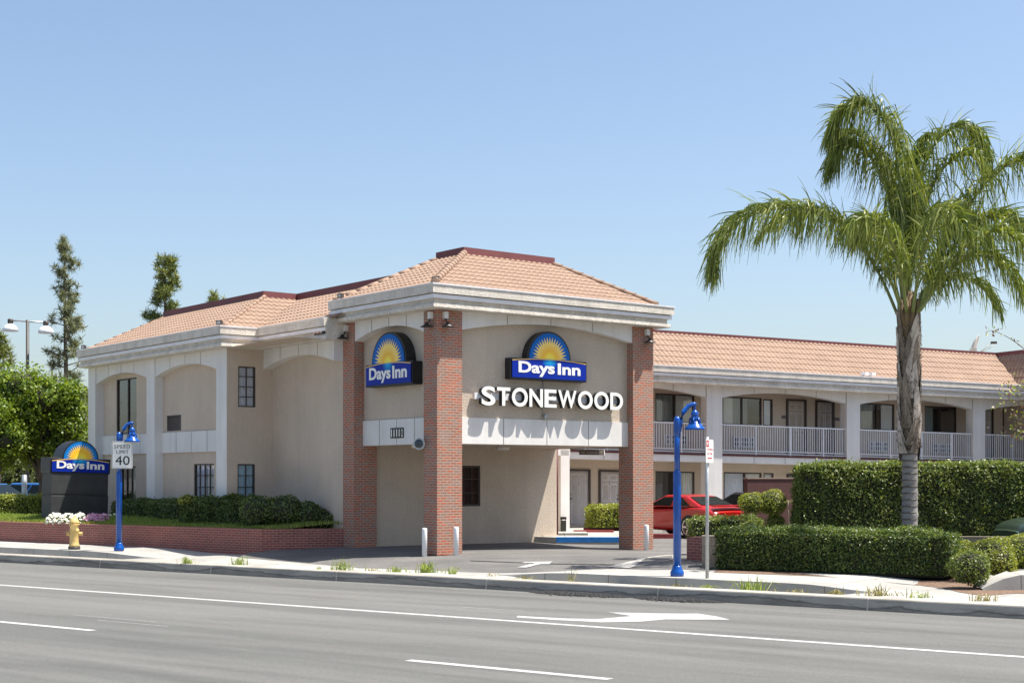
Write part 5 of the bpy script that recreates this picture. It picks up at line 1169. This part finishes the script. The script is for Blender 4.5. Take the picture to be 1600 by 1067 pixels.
# bougainvillea at right edge
q=at(1640,745,29.5); t=empty('climbing_shrub',(q.x,q.y,0),0,'climbing shrub with mauve and green leaves entering at the right edge','shrub')
mb=MB(); P=[]; ST=[]
def sprig(pts,n,spread):
    V3=[np.array([at(u,v,29.5).x-q.x,dy,at(u,v,29.5).z]) for u,v,dy in pts]
    L_=[bez(V3,k/14) for k in range(15)]; mb.tube(L_,[.012*(1-k/18) for k in range(15)],5)
    for i in range(n): P.append(bez(V3,rng.uniform(.15,1))+rng.normal(0,spread,3))
sprig([(1640,600,0),(1610,555,0),(1580,530,0),(1552,517,0),(1540,519,0)],34,.05)
sprig([(1660,700,0),(1630,640,0),(1600,600,0),(1580,612,0),(1572,628,0)],150,.14)
sprig([(1670,720,.1),(1640,660,0),(1610,640,-.1),(1590,655,0),(1580,680,0)],170,.15)
sprig([(1670,780,.1),(1650,720,0),(1625,670,.1),(1600,660,0),(1590,700,0)],170,.16)
mb.tube([(0,0,0),(.1,0,1.5),(.2,0,3.),(0,0,4.)],[.05,.04,.03,.02],6); mb.build('stems',M['bark'],t)
P=np.array(P); k=len(P)//2; idx=rng.permutation(len(P)); leafmesh('leaves',P[idx[:k]],P[idx[:k]]*0+[0,-.5,.6],.075,M['hedgey'],t); leafmesh('bract_foliage',P[idx[k:]],P[idx[k:]]*0+[0,-.5,.6],.075,M['bract'],t)
# ------------------------------------------------------------ cars
def car(name,loc,heading,paint,label,L_=4.7,W_=1.86,Hh=1.36,kind='coupe',group='parked cars'):
    """x = forward"""
    t=empty(name,loc,math.atan2(heading[1],heading[0]),label,'car',group); hw=W_/2
    if kind=='coupe': belt=.93; st=[(-L_/2,.50,.80,.80),(-L_/2+.12,.30,.96,.90),(-L_/2+.45,.26,1.0,.985),(-1.45,.22,1.0,1.02),(-.9,.20,.97,.97),(0,.18,.96,.93),(.75,.20,.98,.93),(1.3,.22,1.0,.95),(1.9,.24,.98,.88),(L_/2-.1,.28,.88,.76),(L_/2,.40,.75,.62)]; cab=[(-1.6,.99),(-.85,Hh-.05),(-.35,Hh),(.1,Hh-.02),(.95,.95)]
    elif kind=='suv': belt=1.1; st=[(-L_/2,.50,.85,1.0),(-L_/2+.15,.35,.97,1.12),(-1.4,.3,1.0,1.12),(0,.28,1.0,1.1),(1.2,.3,1.0,1.1),(1.8,.32,.97,1.04),(L_/2-.1,.36,.88,.93),(L_/2,.5,.78,.75)]; cab=[(-2.15,1.1),(-1.9,Hh-.03),(.3,Hh),(1.05,1.08)]
    else: belt=.95; st=[(-L_/2,.45,.80,.85),(-L_/2+.15,.28,.95,.98),(-1.3,.22,1.0,.99),(0,.2,.98,.95),(1.3,.22,1.,.94),(1.9,.24,.96,.86),(L_/2-.1,.3,.86,.72),(L_/2,.42,.75,.6)]; cab=[(-1.85,.98),(-1.1,Hh-.03),(.2,Hh),(1.15,.94)]
    mb=MB(); ring=[]
    for (x,zb,wf,zt) in st:
        w=hw*wf; zm=(zb+zt)/2
        half=[(0,zb),(w*.8,zb),(w*.96,zb+.06),(w,zb+(zt-zb)*.35),(w*.985,zb+(zt-zb)*.62),(w*.97,zt-.12),(w*.90,zt-.03),(w*.7,zt),(0,zt+.015)]
        pts=half+[(-y,z) for y,z in half[-2:0:-1]]; ring.append([(x,y,z) for y,z in pts])
    m=len(ring[0]); k=0
    for r in ring: mb.v+=r
    for i in range(len(ring)-1):
        for j in range(m): a=i*m+j; b=i*m+(j+1)%m; mb.f.append((a,b,b+m,a+m)); mb.m.append(0); mb.sm.append(True)
    mb.f.append(tuple(range(m))); mb.m.append(0); mb.sm.append(False); mb.f.append(tuple((len(ring)-1)*m+j for j in range(m-1,-1,-1))); mb.m.append(0); mb.sm.append(False)
    body=mb.build('body',paint,t); ss=body.modifiers.new('s','SUBSURF'); ss.levels=2; ss.render_levels=2
    # cabin
    cabf=cab; cab=[cab[0],cab[1],cab[-2],cab[-1]]; (x0,z0),(x1,z1),(x2,z2),(x3,z3)=cab; wb=hw*.90; wr=hw*.68
    cbn=MB(); pr=[(x0,wb*.96,z0-.05),(x1,wr,z1),(x2,wr,z2),(x3,wb*.96,z3-.05)]
    def cabpt(xx,zz_,s_): f=(zz_-belt)/(Hh-belt); f=min(1,max(-.1,f)); return (xx,s_*(wb+(wr-wb)*f),zz_)
    nc_=len(cabf); vs=[cabpt(x,z,1) for x,z in cabf]+[cabpt(x,z,-1) for x,z in cabf]
    cbn.add(vs,[tuple(range(nc_)),tuple(range(2*nc_-1,nc_-1,-1))]+[(k_,k_+nc_,k_+nc_+1,k_+1) for k_ in range(nc_-1)]); cb2=cbn.build('cabin',paint,t); bv=cb2.modifiers.new('b','BEVEL'); bv.width=.06; bv.segments=3; 
    for p_ in cb2.data.polygons: p_.use_smooth=False
    # glass panels a little proud
    def lerp2(p,q_,f): return tuple(p[i]+(q_[i]-p[i])*f for i in range(3))
    for s_ in (1,-1):
        # side glass
        zt_=Hh-.09; zb_=belt+.07
        fx=lambda z,xa,za,xb,zb2:(xa+(xb-xa)*(z-za)/(zb2-za))
        xl=fx(zb_,x0,z0,x1,z1)+.42; xlt=fx(zt_,x0,z0,x1,z1)+.28; xr=fx(zb_,x3,z3,x2,z2)-.12; xrt=fx(zt_,x3,z3,x2,z2)-.10
        off=.012*s_
        q_=[cabpt(xl,zb_,s_),cabpt(xr,zb_,s_),cabpt(xrt,zt_,s_),cabpt(xlt,zt_,s_)]; q_=[(a,b+off,c) for a,b,c in q_]
        mid=[lerp2(q_[0],q_[1],.42),lerp2(q_[3],q_[2],.40)]; mid2=[lerp2(q_[0],q_[1],.46),lerp2(q_[3],q_[2],.44)]
        MB().add([q_[0],mid[0],mid[1],q_[3]],[(0,1,2,3)]).build('side_window',M['tealglass'],t); MB().add([mid2[0],q_[1],q_[2],mid2[1]],[(0,1,2,3)]).build('side_window',M['tealglass'],t)
    def endglass(xa,za,xb,zb2,name,sg):
        P=[]
        for f,wf in ((.12,.86),(.90,.88)):
            x=xa+(xb-xa)*f; z=za+(zb2-za)*f; yv=abs(cabpt(x,z,1)[1])*wf; P.append((x+sg*.015,yv,z+.018)); P.append((x+sg*.015,-yv,z+.018))
        MB().add([P[0],P[1],P[3],P[2]],[(0,1,2,3)]).build(name,M['tealglass'],t)
    endglass(x0,z0,x1,z1,'rear_window',-1); endglass(x3,z3,x2,z2,'windshield',1)
    # wheels + arches
    rw=.34 if kind!='suv' else .37
    for xw in (-L_/2+1.0,L_/2-.95):
        for s_ in (1,-1):
            y=s_*(hw-.10); wh=MB().tube([(xw,y-.115,rw),(xw,y+.115,rw)],rw,28).build('wheel',M['tyre'],t)
            rm=MB(); rm.tube([(xw,y+s_*.10,rw),(xw,y+s_*.122,rw)],rw*.80,28); 
            rm.build('rim',M['rim'],wh); hb=MB(); hb.tube([(xw,y+s_*.12,rw),(xw,y+s_*.126,rw)],rw*.70,28)
            hb.build('rim_recess',M['blk'],wh); sp_=MB()
            for k in range(5):
                a=k*1.2566; dx,dz=math.cos(a),math.sin(a); px,pz_=-dz*.03,dx*.03; yy=y+s_*.13
                sp_.quad((xw+px,yy,rw+pz_),(xw-px,yy,rw-pz_),(xw-px+dx*rw*.76,yy,rw-pz_+dz*rw*.76),(xw+px+dx*rw*.76,yy,rw+pz_+dz*rw*.76))
            sp_.build('spokes',M['rim'],wh)
            ar=MB(); n=16; yo=s_*(hw*.995+.004)
            for k in range(n):
                a0=math.pi*k/n; a1=math.pi*(k+1)/n
                ar.quad((xw+math.cos(a0)*rw*1.0,yo,rw+math.sin(a0)*rw),(xw+math.cos(a1)*rw,yo,rw+math.sin(a1)*rw),(xw+math.cos(a1)*rw*1.13,yo,rw+math.sin(a1)*rw*1.13),(xw+math.cos(a0)*rw*1.13,yo,rw+math.sin(a0)*rw*1.13))
            ar.build('wheel_arch',M['blk'],t)
    for s_ in (1,-1):
        MB().box(-L_/2-.005,-L_/2+.05,s_*hw*.42,s_*hw*.74,.66,.78).build('tail_light',M['taillight'],t); MB().box(L_/2-.16,L_/2-.02,s_*hw*.5,s_*hw*.78,.58,.68).build('headlight',M['curtain'],t)
        MB().box(.75,.93,s_*(hw*.9),s_*(hw*.9+.2),belt+.02,belt+.14).build('door_mirror',paint,t)
        [MB().box(xs_,xs_+.008,s_*hw*.96,s_*hw*.985,.35,belt-.05).build('door_seam',M['blk'],t) for xs_ in (-.72,.72)]
    MB().box(-L_/2-.012,-L_/2+.05,-.25,.25,.50,.62).build('number_plate',M['signwhite'],t)
    if kind=='coupe':
        MB().box(-L_/2+.02,-L_/2+.25,-hw*.75,hw*.75,1.0,1.04).build('spoiler',paint,t,bevel=.01)
    return t
hd=np.array([-.62,.785]); hd=hd/np.linalg.norm(hd); rt=np.array([hd[1],-hd[0]]); cn=np.array([(1112-800)/F*45.2,45.2])
cc=cn+hd*2.2+rt*.93; car('sports_coupe',(cc[0],cc[1],0),hd,M['carred'],'bright red sports coupe parked between the right pillar and the hedge',L_=4.4)
c2_=cc+rt*3.0-hd*.3; car('sedan',(c2_[0],c2_[1],0),hd,M['cargrey'],'dark sedan mostly hidden behind the topiary and brick wall',kind='sedan',Hh=1.42)
q=at(1578,745,34.3); car('suv',(q.x+2.35,q.y+.9,-.12),(-1,-.12),M['cargreen'],'dark green car nosing in at the right edge behind the low wall',kind='suv',Hh=1.6,L_=4.5)
q=at(-12,745,60); car('sedan',(q.x,q.y,.15),(.9,-.4),M['carblue'],'bright blue car at the left edge beyond the hedge',kind='sedan',Hh=1.50)
q=at(42,745,66); car('suv',(q.x,q.y,.0),(-.9,.35),M['carblue'],'blue hatchback with large windows left of the monument sign',kind='suv',Hh=1.66)
